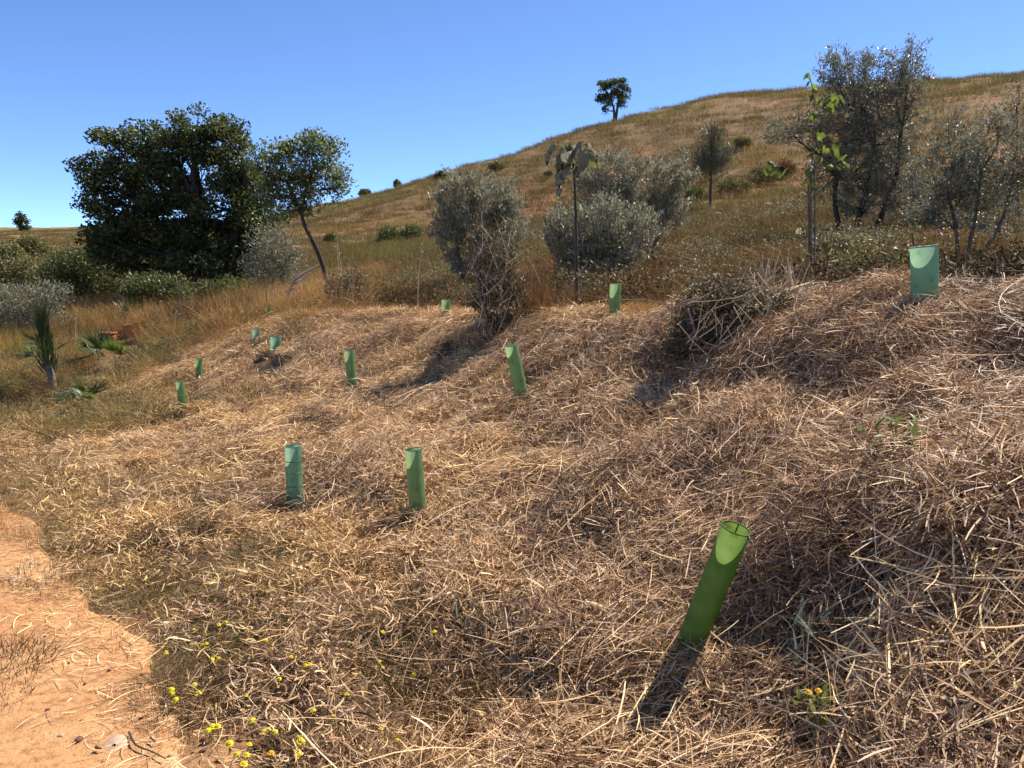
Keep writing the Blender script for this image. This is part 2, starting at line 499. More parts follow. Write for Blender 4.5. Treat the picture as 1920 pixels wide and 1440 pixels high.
M['hillgrass'] = leafmat('hill_grass', [(0, (.09, .068, .027)), (.4, (.18, .138, .054)), (.75, (.27, .205, .085)), (1, (.40, .31, .145))], transl=.3, rough=.6, spec=.2, inst=HT)
M['weed'] = leafmat('rusty_weeds', [(0, (.07, .040, .014)), (.35, (.18, .10, .036)), (.7, (.31, .19, .068)), (.93, (.42, .29, .115)), (1, (.68, .58, .40))], transl=.25, rough=.6, spec=.25, inst=HT)
M['olive_grass'] = leafmat('green_grass', [(0, (.055, .052, .022)), (.5, (.17, .152, .066)), (1, (.40, .335, .17))], transl=.35, rough=.5, spec=.3, inst=TINT)
M['lime_grass'] = leafmat('lime_grass', [(0, (.10, .105, .018)), (.5, (.19, .19, .035)), (1, (.32, .30, .07))], transl=.35, rough=.5, spec=.3)
M['oak'] = leafmat('oak_leaf', [(0, (.026, .034, .010)), (.5, (.090, .108, .030)), (.85, (.165, .185, .055)), (1, (.26, .265, .10))], transl=.4, rough=.42, spec=.4)
M['slim'] = leafmat('slim_tree_leaf', [(0, (.05, .066, .02)), (.5, (.16, .19, .058)), (1, (.31, .34, .12))], transl=.45, rough=.4, spec=.5)
M['silver'] = leafmat('silver_leaf', [(0, (.06, .056, .026)), (.45, (.18, .168, .082)), (.8, (.34, .315, .18)), (1, (.58, .55, .38))], under=(.40, .375, .25), transl=.25, rough=.4, spec=.45)
M['olive'] = leafmat('olive_leaf', [(0, (.05, .047, .022)), (.5, (.15, .14, .07)), (.8, (.29, .275, .155)), (1, (.52, .49, .35))], under=(.30, .285, .19), transl=.25, rough=.38, spec=.5)
M['bushgrn'] = leafmat('bush_leaf', [(0, (.04, .05, .014)), (.5, (.12, .138, .037)), (1, (.26, .275, .08))], transl=.35, rough=.45, spec=.45)
M['greybush'] = leafmat('grey_bush_leaf', [(0, (.06, .064, .033)), (.5, (.16, .165, .092)), (1, (.36, .36, .23))], under=(.33, .32, .21), transl=.22, rough=.55, spec=.3)
M['paleg'] = leafmat('pale_bush_leaf', [(0, (.08, .075, .026)), (.5, (.19, .175, .06)), (1, (.34, .31, .115))], transl=.3, rough=.55, spec=.3)
M['heap'] = leafmat('withered_leaf', [(0, (.040, .029, .014)), (.4, (.12, .09, .042)), (.7, (.23, .19, .088)), (1, (.50, .42, .28))], transl=.2, rough=.5, spec=.35)
M['scrub'] = leafmat('rusty_shade_scrub', [(0, (.022, .013, .006)), (.5, (.07, .042, .017)), (.9, (.14, .09, .038)), (1, (.36, .28, .18))], transl=.12, rough=.65, spec=.15)  # rust brown scrub; the shade behind the crest is put into its colour
M['lime'] = leafmat('lime_leaf', [(0, (.10, .14, .02)), (.5, (.17, .22, .035)), (1, (.27, .32, .055))], transl=.5, rough=.6, spec=.2)
M['bigleaf'] = leafmat('drooping_leaf', [(0, (.10, .12, .035)), (1, (.20, .22, .075))], under=(.28, .27, .17), transl=.35, rough=.7, spec=.2)
M['palm'] = leafmat('palm_blade', [(0, (.03, .05, .016)), (.6, (.075, .105, .03)), (1, (.15, .18, .055))], transl=.25, rough=.4, spec=.5)
M['palmlit'] = leafmat('sunlit_palm_blade', [(0, (.10, .15, .025)), (1, (.22, .27, .05))], transl=.4, rough=.4, spec=.5)  # brighter copy of the palm blade, with sunlight put into the colour
M['needle'] = leafmat('needle', [(0, (.09, .095, .052)), (.6, (.17, .17, .098)), (1, (.26, .25, .15))], transl=.25, rough=.5, spec=.3)
M['bark'] = solid('dark_bark', (.035, .028, .022), (.10, .078, .058), 22, .9, .6)
M['greybark'] = solid('grey_bark', (.09, .073, .058), (.21, .17, .135), 30, .9, .5)
M['deadwood'] = solid('dead_wood', (.19, .155, .125), (.36, .31, .26), 25, .85, .4)
M['stake'] = solid('stake_wood', (.11, .08, .055), (.22, .165, .115), 18, .85, .4)
M['tube1'] = tube_mat('green_plastic', (.24, .36, .16), (.33, .44, .24))
M['tube2'] = tube_mat('weathered_green_plastic', (.25, .42, .27), (.34, .50, .35))
M['tube3'] = tube_mat('moss_green_plastic', (.17, .28, .06), (.23, .34, .10))
M['white'] = solid('pale_tie', (.55, .53, .46), (.7, .68, .6), 30, .6, 0)
M['dark'] = solid('dark_hose', (.018, .016, .014), (.04, .035, .03), 30, .6, 0)
M['terracotta'] = solid('terracotta', (.42, .115, .04), (.55, .18, .065), 14, .8, .15)
M['soil'] = solid('pot_soil', (.05, .035, .025), (.11, .075, .05), 40, .95, .6)
M['stone'] = solid('pale_stone', (.40, .25, .155), (.55, .38, .26), 9, .9, .5)
M['redstone'] = solid('red_stone', (.13, .045, .03), (.22, .085, .06), 9, .85, .4)
M['yellow'] = leafmat('yellow_petal', [(0, (.72, .60, .01)), (1, (.82, .70, .03))], transl=.3, rough=.5, spec=.2)
M['orange'] = leafmat('orange_petal', [(0, (.78, .36, .01)), (1, (.85, .45, .02))], transl=.3, rough=.5, spec=.2)
M['disc'] = solid('flower_disc', (.55, .36, .01), (.68, .46, .02), 200, .7, .3)
M['greenstem'] = solid('green_stem', (.06, .085, .025), (.12, .15, .05), 20, .6, .1)
M['pale_yellow'] = leafmat('pale_yellow_wing', [(0, (.72, .70, .20)), (1, (.80, .78, .34))], transl=.4, rough=.5, spec=.2)
M['greyweed'] = leafmat('grey_weed_leaf', [(0, (.10, .125, .085)), (1, (.24, .28, .20))], transl=.25, rough=.5, spec=.3)

# ------------------------------------------------------------------ ground sheet
def build_ground():
    tv = np.concatenate([np.arange(-180, -44, 3.0), np.arange(-44, 44, .2), np.arange(44, 180, 3.0)])
    th = np.radians(tv); r = np.exp(np.linspace(math.log(.3), math.log(840), 400))
    X = np.sin(th)[:, None] * r[None]; Y = np.cos(th)[:, None] * r[None]
    Z = hgt(X.ravel(), Y.ravel())
    n, m = len(th), len(r)
    V = np.stack([X.ravel(), Y.ravel(), Z], 1)
    V = np.concatenate([V, [[0, 0, float(Z.reshape(n, m)[:, 0].mean())]]])
    i = np.arange(n)[:, None]; j = np.arange(m - 1)[None]; k = (i + 1) % n
    F = np.stack([i * m + j, k * m + j, k * m + j + 1, i * m + j + 1], -1).reshape(-1, 4)[:, ::-1]
    T = np.stack([np.full(n, n * m), (np.arange(n) + 1) % n * m, np.arange(n) * m], 1)[:, ::-1]
    rr = np.hypot(V[:, 0], V[:, 1])
    far = np.clip((rr - 11) / 9, 0, 1)
    red = np.clip((fbm(V[:, 0] / 3.2, V[:, 1] / 7, 41, 3) - .56) * 7, 0, .8) * np.clip((rr - 9) / 6, 0, 1) * np.clip((90 - rr) / 40, 0, 1)
    me = mesh_np('ground', V, [F, T], M['ground'], {'far': far, 'red': red, 'pathside': np.clip(1.15 - (path_side(V[:, 0], V[:, 1]) + (fbm(V[:, 0] / .3, V[:, 1] / .3, 43, 3) - .5) * .9) / .28 - .5, 0, 1) * np.clip((14 - rr) / 6, 0, 1)}, True)
    g = obj('ground', me); tag(g, 'dry earth of the bank and hillside', None, None, 'structure')
    return g
build_ground()

def build_path():
    m = 220
    s = np.linspace(0, 1, m)
    def dense(P):
        d = np.concatenate([[0], np.cumsum(np.hypot(*np.diff(P, axis=0).T))])
        return np.stack([np.interp(s * d[-1], d, P[:, 0]), np.interp(s * d[-1], d, P[:, 1])], 1)
    # densify by vertex index so both edges stay paired
    idx = np.linspace(0, len(PR) - 1, m)
    a = np.stack([np.interp(idx, np.arange(len(PR)), PR[:, k]) for k in (0, 1)], 1)
    b = np.stack([np.interp(idx, np.arange(len(PL)), PL[:, k]) for k in (0, 1)], 1)
    a[:, 0] += (fbm(a[:, 1] * 3.1, a[:, 1] * 0 + .3, 61, 4) - .5) * .42 - .02
    q = 36
    t = np.linspace(0, 1, q)
    XY = a[:, None] * (1 - t[None, :, None]) + b[:, None] * t[None, :, None]
    X, Y = XY[..., 0].ravel(), XY[..., 1].ravel()
    tt = np.tile(t, m)
    lift = .014 + (fbm(X / .5, Y / .5, 77, 3) - .5) * .02
    Z = hgt(X, Y) + lift
    Z = np.where((tt < .001) | (tt > .999), Z - .04, Z)
    i = np.arange(m - 1)[:, None] * q; j = np.arange(q - 1)[None]
    F = np.stack([i + j, i + j + 1, i + q + j + 1, i + q + j], -1).reshape(-1, 4)
    p = obj('path', mesh_np('path', np.stack([X, Y, Z], 1), F[:, ::-1], M['path'], None, True))
    tag(p, 'orange sandy dirt path', None, None, 'structure')
build_path()

# ------------------------------------------------------------------ scatter (uncountable ground cover)
PROTO = 0
def proto_collection(meshes):
    global PROTO
    PROTO += 1
    c = bpy.data.collections.new('clumps_%d' % PROTO)
    for i, me in enumerate(meshes):
        c.objects.link(bpy.data.objects.new('clump_%d_%02d' % (PROTO, i), me))
    return c

def euler_from(nm, yaw):
    z = nrm(nm)
    x = np.stack([np.cos(yaw), np.sin(yaw), np.zeros_like(yaw)], 1)
    x = nrm(x - z * np.sum(x * z, 1, keepdims=True)); y = np.cross(z, x)
    # matrix columns x,y,z -> XYZ euler
    ey = np.arcsin(np.clip(-x[:, 2], -1, 1)); ex = np.arctan2(y[:, 2], z[:, 2]); ez = np.arctan2(x[:, 1], x[:, 0])
    return np.stack([ex, ey, ez], 1)

def normals(x, y, e=.06):
    e = np.maximum(e, np.hypot(x, y) * .012)
    dx = (hgt(x + e, y) - hgt(x - e, y)) / (2 * e); dy = (hgt(x, y + e) - hgt(x, y - e)) / (2 * e)
    return nrm(np.stack([-dx, -dy, np.ones_like(dx)], 1))

CLEAR = []      # (x, y, half width, length): keep the line of view to small things free of ground cover
def scatter(name, label, meshes, x, y, yaw, scl, tint, lift=0.0, upright=0.0, wide=1.0):
    ok = np.ones(len(x), bool)
    for cx, cy, hw, ln in CLEAR:
        u = np.array([cx, cy]) / math.hypot(cx, cy)
        al = (cx - x) * u[0] + (cy - y) * u[1]; ac = np.abs((x - cx) * u[1] - (y - cy) * u[0])
        ok &= ~((al > -.06) & (al < ln) & (ac < hw * wide))
    x, y, yaw, scl = x[ok], y[ok], yaw[ok], scl[ok]
    tint = np.broadcast_to(tint, (len(ok),))[ok]
    n = len(x)
    z = hgt(x, y) + lift
    nm = normals(x, y)
    nm = nrm(nm * (1 - upright) + np.array([[0, 0, 1.0]]) * upright)
    e = euler_from(nm, yaw)
    me = bpy.data.meshes.new(name)
    me.vertices.add(n); me.vertices.foreach_set('co', np.stack([x, y, z], 1).astype(np.float32).ravel())
    for nme, typ, data, key in (('rot', 'FLOAT_VECTOR', e.astype(np.float32).ravel(), 'vector'), ('scl', 'FLOAT', scl.astype(np.float32), 'value'),
                                ('pick', 'INT', rng.integers(0, len(meshes), n).astype(np.int32), 'value'), ('tint', 'FLOAT', np.clip(tint, 0, 1).astype(np.float32), 'value')):
        a = me.attributes.new(nme, typ, 'POINT'); a.data.foreach_set(key, data)
    ob = obj(name, me); tag(ob, label, None, None, 'stuff')
    ng = bpy.data.node_groups.new(name + '_nodes', 'GeometryNodeTree')
    ng.interface.new_socket('Geometry', in_out='INPUT', socket_type='NodeSocketGeometry')
    ng.interface.new_socket('Geometry', in_out='OUTPUT', socket_type='NodeSocketGeometry')
    gi = ng.nodes.new('NodeGroupInput'); go = ng.nodes.new('NodeGroupOutput')
    ci = ng.nodes.new('GeometryNodeCollectionInfo'); ci.inputs['Collection'].default_value = proto_collection(meshes)
    ci.inputs['Separate Children'].default_value = True; ci.inputs['Reset Children'].default_value = True
    ip = ng.nodes.new('GeometryNodeInstanceOnPoints'); ip.inputs['Pick Instance'].default_value = True
    def na(nm_, ty):
        a = ng.nodes.new('GeometryNodeInputNamedAttribute'); a.data_type = ty; a.inputs[0].default_value = nm_; return a.outputs[0]
    ng.links.new(gi.outputs[0], ip.inputs['Points']); ng.links.new(ci.outputs[0], ip.inputs['Instance'])
    ng.links.new(na('pick', 'INT'), ip.inputs['Instance Index'])
    ng.links.new(na('rot', 'FLOAT_VECTOR'), ip.inputs['Rotation']); ng.links.new(na('scl', 'FLOAT'), ip.inputs['Scale'])
    ng.links.new(ip.outputs[0], go.inputs[0])
    md = ob.modifiers.new('clumps', 'NODES'); md.node_group = ng
    return ob

def mat_clump(N, Rr, L, Wd, spread, stack, up, mat, S=5, bend=.25, bias=0.0):
    """flattened dry strands lying in one main direction (x)"""
    rad = Rr * np.sqrt(rng.random(N)); a = rng.random(N) * 2 * math.pi
    yaw = rng.normal(0, spread, N) + math.pi * rng.integers(0, 2, N)
    ln = rng.uniform(*L, N); t = np.linspace(-.5, .5, S)
    arc = rng.normal(0, bend, N); zz = rng.random(N) ** 1.6 * stack; tilt = rng.normal(0, up, N)
    dx, dy = np.cos(yaw), np.sin(yaw)
    u = ln[:, None] * t; v = ln[:, None] * arc[:, None] * (t ** 2 - .08)
    P = np.empty((N, S, 3))
    P[..., 0] = (rad * np.cos(a))[:, None] + u * dx[:, None] - v * dy[:, None]
    P[..., 1] = (rad * np.sin(a))[:, None] + u * dy[:, None] + v * dx[:, None]
    hump = rng.uniform(-.1, .22, N)[:, None] * ln[:, None] * (.25 - t ** 2)
    P[..., 2] = zz[:, None] + u * np.sin(tilt)[:, None] + hump
    P[..., 2] = np.maximum(P[..., 2], -.03)
    wd = rng.uniform(*Wd, N)[:, None] * np.array([.7, 1, 1, .9, .35] if S == 5 else np.linspace(1, .4, S))[None]
    ref = rng.normal(0, .55, (N, 3)) + np.array([[0, 0, 1.0]])
    V, F, r = ribbons(P, wd * .5, np.cross(nrm(P[:, -1] - P[:, 0]), np.cross(ref, nrm(P[:, -1] - P[:, 0]))), np.clip(rng.random(N) * 1.0 + bias, 0, 1))
    return mesh_np('strands', V, F, mat, {'rnd': r})

def tuft_clump(N, Rr, H, Wd, lean, mat, S=4, curl=.5, bias=0., tipw=.15, heads=0, pow_=.5):
    """upright blades"""
    rad = Rr * rng.random(N) ** pow_; a = rng.random(N) * 2 * math.pi
    hh = rng.uniform(*H, N); t = np.linspace(0, 1, S)
    la = a + rng.normal(0, .9, N); ll = np.abs(rng.normal(0, lean, N))
    P = np.empty((N, S, 3))
    off = hh[:, None] * ll[:, None] * (t + curl * t ** 2)
    P[..., 0] = (rad * np.cos(a))[:, None] + off * np.cos(la)[:, None]
    P[..., 1] = (rad * np.sin(a))[:, None] + off * np.sin(la)[:, None]
    P[..., 2] = hh[:, None] * (t - ll[:, None] * .35 * t ** 2) - .02
    wd = rng.uniform(*Wd, N)[:, None] * np.linspace(1, tipw, S)[None]
    V, F, r = ribbons(P, wd * .5, None, np.clip(rng.random(N) + bias, 0, .94 if heads else 1))
    if heads:
        k = rng.choice(N, heads, False)
        C = P[k, -1]
        hv, hf, hr = leaves(C, rng.normal(size=(heads, 3)) * np.array([1, 1, .3]), np.tile([0, 0, 1.], (heads, 1)), Wd[1] * 2.6, Wd[1] * 2.0, np.ones(heads))
        F3 = hf + len(V)
        return mesh_np('blades', np.concatenate([V, hv]), [F, F3], mat, {'rnd': np.concatenate([r, hr])})
    return mesh_np('blades', V, F, mat, {'rnd': r})

def polar(n, a0, a1, r0, r1, p):
    """random points: azimuth uniform in degrees, radius with density ~ r^p (p=1 even on the ground)"""
    a = np.radians(rng.uniform(a0, a1, n)); u = rng.random(n)
    if abs(p + 1) < 1e-6: r = r0 * (r1 / r0) ** u
    else: r = (r0 ** (p + 1) + u * (r1 ** (p + 1) - r0 ** (p + 1))) ** (1 / (p + 1))
    return np.sin(a) * r, np.cos(a) * r

def project(x, y, z):
    """world -> photo pixel (used to shape natural zones)"""
    dy, dz = y, z - EYE
    f = dy * CP - dz * SP; u_ = dy * SP + dz * CP
    return 960 + 1445 * x / f, 720 - 1445 * u_ / f

# zones in ground coordinates ------------------------------------------------
def crest_r(x, y):
    th = np.arctan2(x, y)
    return np.interp(th, TH, RKT[:, 6])      # crest knot radius
def thicket_zone(x, y):
    """True where the unmown thicket begins on the left, beyond the strewn bank"""
    th = np.degrees(np.arctan2(x, y)); r = np.hypot(x, y)
    edge = np.interp(th, [-60, -40, -34, -30.5, -26.5, -23.6, -18.4, -14], [9.6, 9.8, 10.6, 11.4, 12.6, 13.4, 13.4, 13.2])
    return r + (fbm(x / 1.1, y / 1.1, 131, 3) - .5) * 2.6 > edge
def fine_zone(x, y):
    """1 near the path (fine short grass), 0 up the strewn bank"""
    s = path_side(x, y)
    n = (fbm(x / .6, y / .6, 91, 3) - .5) * 1.1
    return np.clip(2.15 - (s + n * .8) / .80, 0, 1)

for bp_, Y_, hw_, ln_ in PROT:
    q_ = hit(*bp_) if Y_ is None else gnd(bp_[0], Y_)
    CLEAR.append((q_[0], q_[1], hw_, ln_))

# --- strewn straw on the bank
mats = [mat_clump(230, .28, (.05, .18), (.0020, .0046), .75, .075, .30, M['straw'], bend=.35) for _ in range(6)] + \
       [mat_clump(230, .28, (.04, .15), (.0019, .0042), 1.0, .085, .45, M['straw'], bend=.5, bias=-.12) for _ in range(4)] + \
       [mat_clump(170, .28, (.08, .28), (.0022, .0052), .55, .085, .25, M['straw'], bend=.3, bias=.10) for _ in range(3)]
x, y = polar(13000, -38, 60, 1.3, 16, .25)
cr = crest_r(x, y); r = np.hypot(x, y)
keep = (r < cr * 1.05) & (rng.random(len(x)) > fine_zone(x, y) * 1.15) & (path_side(x, y) > .35) & (fbm(x / .34, y / .34, 23, 2) > .36) & ~(thicket_zone(x, y) & (x < -.2 * y))
x, y = x[keep], y[keep]; r = r[keep]
yaw = 0.75 + (fbm(x / .8, y / .8, 21, 2) - .5) * 4.2 + rng.normal(0, .5, len(x))
leftness = np.clip((-x / np.maximum(y, 1) + .1) * .5, -.05, .12)
tint = .47 + leftness + (fbm(x / .42, y / .42, 31, 3) - .5) * 1.5 + np.clip((r - 5) / 30, 0, .15)
scatter('straw', 'dry cut straw strewn over the bank', mats, x, y, yaw, rng.uniform(.75, 1.2, len(x)), tint, .0, .0)

bnd = [mat_clump(46, .13, (.2, .55), (.0022, .0046), .22, .07, .10, M['straw'], bend=.12, bias=.15) for _ in range(6)]
x, y = polar(950, -30, 60, 1.5, 13, .2)
keep = (np.hypot(x, y) < crest_r(x, y) * 1.02) & (rng.random(len(x)) > fine_zone(x, y) * 1.3) & (path_side(x, y) > .6) & (fbm(x / .9, y / .9, 25, 2) > .46)
x, y = x[keep], y[keep]
scatter('straw_swaths', 'matted swaths of longer straw lying side by side', bnd, x, y, .75 + (fbm(x / .8, y / .8, 21, 2) - .5) * 4.2 + rng.normal(0, .35, len(x)), rng.uniform(.6, 1.2, len(x)), rng.uniform(.3, .85, len(x)), .02)

# --- small crumbs of litter between the straw
lit = [mat_clump(230, .20, (.015, .075), (.002, .0062), 1.5, .075, .6, M['straw'], bend=.7, bias=rng.uniform(-.15, .1)) for _ in range(6)]
x, y = polar(11200, -38, 60, 1.3, 12, .2)
r = np.hypot(x, y)
keep = (r < crest_r(x, y) * 1.04) & (path_side(x, y) > .15) & (rng.random(len(x)) > fine_zone(x, y) * .82) & (fbm(x / .34, y / .34, 23, 2) > .30)
x, y = x[keep], y[keep]
tint = .42 + (fbm(x / .38, y / .38, 33, 3) - .5) * 1.7 + np.clip((-x / np.maximum(y, 1)) * .8, -.15, .3)
scatter('litter', 'short broken bits of dry stem and leaf on the bank', lit, x, y, rng.random(len(x)) * 6.28, rng.uniform(.8, 1.3, len(x)), tint)

# --- sprigs standing out of the straw
spr = [tuft_clump(30, .11, (.04, .15), (.0018, .004), .9, M['straw'], 4, .9) for _ in range(6)]
x, y = polar(6000, -38, 60, 1.4, 14, .2)
r = np.hypot(x, y)
keep = (r < crest_r(x, y) * 1.05) & (path_side(x, y) > .3) & (fbm(x / .5, y / .5, 37, 3) > .47)
x, y = x[keep], y[keep]
scatter('dry_sprigs', 'dry sprigs standing among the straw', spr, x, y, rng.random(len(x)) * 6.28, rng.uniform(.7, 1.5, len(x)), .45 + (fbm(x / .6, y / .6, 35, 3) - .5) * 1.2, 0, .4)

# --- fine short grass beside the path
fine = [tuft_clump(110, .13, (.02, .075), (.0022, .0042), 1.0, M['fine'], 3, .6, tipw=.3) for _ in range(6)] + \
       [tuft_clump(80, .12, (.03, .11), (.0020, .0036), .8, M['fine'], 4, .9, bias=.15, tipw=.3) for _ in range(4)]
x, y = polar(24000, -40, 25, 1.4, 16, .2)
s = path_side(x, y); fz = fine_zone(x, y)
edge = (fbm(x / .22, y / .22, 51, 3) - .52) * .9 + (fbm(x / .8, y / .8, 52, 2) - .5) * .7 - .12
keep = (rng.random(len(x)) < fz * .85) & (s > edge)
left_far = (np.hypot(x, y) > 5) & (x / y < -.25) & (s > .1) & (rng.random(len(x)) < .8)
keep = keep | left_far
x, y = x[keep], y[keep]
bare = fbm(x / .18, y / .18, 57, 3) > .43
x, y = x[bare], y[bare]
tint = .46 + (fbm(x / .35, y / .35, 53, 3) - .5) * 1.8 + np.clip((np.hypot(x, y) - 4) / 8, 0, .4)
scatter('short_grass', 'short fine half dry grass beside the path', fine, x, y, rng.random(len(x)) * 6.28, rng.uniform(.6, 1.0, len(x)) * (.6 + .9 * fbm(x / .4, y / .4, 59, 2)), tint, .0, .4)

# --- greenish tufts in the fine grass
grn = [tuft_clump(80, .12, (.03, .11), (.0024, .0044), .9, M['olive_grass'], 3, .7, tipw=.3) for _ in range(4)]
x, y = polar(7000, -40, 14, 1.5, 13, .2)
s = path_side(x, y)
keep = ((fine_zone(x, y) > .15) | (rng.random(len(x)) < .3) & (s < 2.4)) & (s > (fbm(x / .22, y / .22, 51, 3) - .52) * .75) & (fbm(x / .42, y / .42, 63, 3) > .545)
x, y = x[keep], y[keep]
scatter('green_grass', 'patches of greenish grass along the path edge', grn, x, y, rng.random(len(x)) * 6.28, rng.uniform(.7, 1.25, len(x)), rng.uniform(.2, .8, len(x)), 0, .5)

# --- straw crumbs and blown grass on the path itself
x, y = polar(900, -60, -14, 1.6, 6.5, .3)
s = path_side(x, y)
keep = (s < .05) & (rng.random(len(x)) < np.clip(np.exp(s / .35) + .06, 0, 1)) & (fbm(x / .5, y / .5, 67, 2) > .42)
x, y = x[keep], y[keep]
pathlit = [mat_clump(26, .22, (.02, .14), (.0012, .003), 1.0, .012, .05, M['straw'], bias=.2) for _ in range(4)]
scatter('blown_straw', 'loose straw blown onto the dirt path', pathlit, x, y, rng.random(len(x)) * 6.28, rng.uniform(.8, 1.2, len(x)), rng.uniform(.5, 1, len(x)), .016)

# --- standing dry grass along the crest of the bank
cg = [tuft_clump(90, .2, (.05, .20), (.002, .0046), .7, M['gold'], 4, .9) for _ in range(6)]
a = np.radians(rng.uniform(-22, 58, 2900)); rc = np.interp(a, TH, RKT[:, 6]) * rng.normal(1.03, .07, len(a))
x, y = np.sin(a) * rc, np.cos(a) * rc
keep = fbm(x / .6, y / .6, 71, 3) > .42
x, y = x[keep], y[keep]
scatter('crest_grass', 'golden dry grass standing along the top of the bank', cg, x, y, rng.random(len(x)) * 6.28, rng.uniform(.55, 1.2, len(x)) * np.clip(.45 + (np.hypot(x, y) - 5) / 9, .5, 1.1), .45 + (fbm(x, y, 73, 2) - .5) * 1.4, 0, .6)

# --- left side: golden weedy grass between path and shrubs
lg = [tuft_clump(70, .3, (.12, .5), (.003, .008), .4, M['gold'], 4, .7) for _ in range(5)]
x, y = polar(3600, -38, -9, 9, 28, .3)
keep = (np.hypot(x, y) > crest_r(x, y) * .86) & (fbm(x / 1.4, y / 1.4, 75, 3) > .40)
x, y = x[keep], y[keep]
scatter('weedy_grass', 'tall golden grass among the shrubs', lg, x, y, rng.random(len(x)) * 6.28, rng.uniform(.6, 1.4, len(x)) * np.clip(.4 + (np.hypot(x, y) - 13) / 9, .35, 1.0), .62 + (fbm(x / 2, y / 2, 77, 3) - .5) * 1.5, 0, .7)

# --- rusty weeds on the terrace and the foot of the hill
wd = [tuft_clump(120, .42, (.06, .38), (.004, .011), .7, M['weed'], 4, .8, heads=5) for _ in range(6)]
x, y = polar(7600, -24, 56, 6.5, 36, .1)
r = np.hypot(x, y)
keep = (r > crest_r(x, y) * 1.25) & (fbm(x / 2.2, y / 2.2, 81, 3) > .36)
x, y = x[keep], y[keep]; r = r[keep]
scatter('weeds', 'rusty brown weeds with pale seed heads on the hill foot', wd, x, y, rng.random(len(x)) * 6.28, rng.uniform(.6, 1.4, len(x)), .35 + (fbm(x / 3, y / 3, 83, 3) - .5) * 1.5, 0, .8)

# --- dark scrub added just behind the crest, standing in for bush shade
def leaf_clump(N, Rr, H, L, W, mat):
    a = rng.random(N) * 6.28; q = Rr * np.sqrt(rng.random(N))
    C = np.stack([np.cos(a) * q, np.sin(a) * q, H * rng.random(N) * (1 - .6 * (q / Rr) ** 2)], 1)
    V, F, r_ = leaves(C, rng.normal(size=(N, 3)) + np.array([0, 0, .6]), rng.normal(size=(N, 3)) + np.array([0, 0, .6]), rng.uniform(.6, 1.2, N) * L, rng.uniform(.6, 1.2, N) * W)
    return mesh_np('scrub', V, F, mat, {'rnd': r_})
ug = [leaf_clump(220, .36, .34, .045, .016, M['scrub']) for _ in range(4)]
x, y = polar(3200, -20, 56, 6, 22, .2)
r = np.hypot(x, y); cr = crest_r(x, y)
keep = (r > cr * 1.22) & (r < cr * 2.0) & (fbm(x / 1.3, y / 1.3, 97, 3) > .47 + .12 * ((x / y > .16) & (x / y < .37)))
x, y = x[keep], y[keep]
scatter('shade_scrub', 'dark scrub added for the shade behind the top of the bank', ug, x, y, rng.random(len(x)) * 6.28, rng.uniform(.6, 1.3, len(x)), np.full(len(x), .5), 0, .9)

lw = [leaf_clump(110, .24, .30, .045, .013, M[k]) for k in ('heap', 'heap', 'paleg', 'bushgrn')] + [tuft_clump(60, .18, (.12, .42), (.003, .007), .5, M[k], 4, .8) for k in ('gold', 'gold', 'olive_grass', 'lime_grass')]
x, y = polar(4200, -40, -14, 8, 17, .3)
keep = (path_side(x, y) > .8) & ((thicket_zone(x, y) & (fbm(x / .7, y / .7, 102, 3) > .45)) | (fbm(x / .9, y / .9, 101, 3) > .66))
x, y = x[keep], y[keep]
scatter('rough_weeds', 'rough withered weeds scattered on the left slope', lw, x, y, rng.random(len(x)) * 6.28, rng.uniform(.5, 1.1, len(x)), rng.uniform(.3, .9, len(x)), 0, .8)
ug3 = [leaf_clump(260, .5, .55, .055, .016, M[k]) for k in ('paleg', 'bushgrn', 'heap', 'paleg', 'silver')]
x, y = polar(1500, -17, 40, 9, 34, .3)
r = np.hypot(x, y)
keep = (r > crest_r(x, y) * 1.35) & (fbm(x / 2.1, y / 2.1, 111, 3) > .56)
x, y = x[keep], y[keep]
scatter('scrub', 'low mixed scrub along the foot of the hill', ug3, x, y, rng.random(len(x)) * 6.28, rng.uniform(.5, 1.25, len(x)), np.full(len(x), .5), 0, .9)
lt = [tuft_clump(80, .22, (.25, .75), (.004, .008), .3, M['gold'], 5, .7) for _ in range(4)] + [leaf_clump(150, .34, .5, .045, .014, M[k]) for k in ('heap', 'paleg', 'heap')]
x, y = polar(1500, -26, -11, 11.2, 17.5, .3)
keep = (np.hypot(x, y) > crest_r(x, y) * 1.02) & (fbm(x / .8, y / .8, 115, 3) > .47)
x, y = x[keep], y[keep]
scatter('tall_grass', 'tall golden grass and scrub behind the left of the bank', lt, x, y, rng.random(len(x)) * 6.28, rng.uniform(.5, 1.15, len(x)), rng.uniform(.4, 1, len(x)), 0, .8)
gr_ = []
for _ in range(4):
    V = nrm(rng.normal(size=(8, 3))) * rng.uniform(.6, 1.2, (8, 1)) * np.array([[1, .8, .55]])
    Fq = np.array([(0, 1, 2), (0, 2, 3), (0, 3, 4), (0, 4, 1), (5, 2, 1), (5, 3, 2), (5, 4, 3), (5, 1, 4)])
    V[:6] = np.array([[0, 0, .5], [1, 0, 0], [0, .8, .05], [-1, .1, 0], [0, -.9, 0], [0, 0, -.5]]) * rng.uniform(.7, 1.2, (6, 1))
    gr_.append(mesh_np('grit', V[:6], Fq, M['stone' if _ else 'redstone'], {'rnd': np.zeros(6)}))
x, y = polar(7000, -62, -14, 1.5, 6.5, .3)
keep = (path_side(x, y) < .1) & (fbm(x / .35, y / .35, 121, 3) > .48)
x, y = x[keep], y[keep]
scatter('gravel', 'fine grit scattered over the orange path', gr_, x, y, rng.random(len(x)) * 6.28, .0015 + .0045 * rng.random(len(x)) ** 3, np.full(len(x), .5), .016)
ug2 = [leaf_clump(170, .34, .42, .05, .016, M['paleg']) for _ in range(4)]
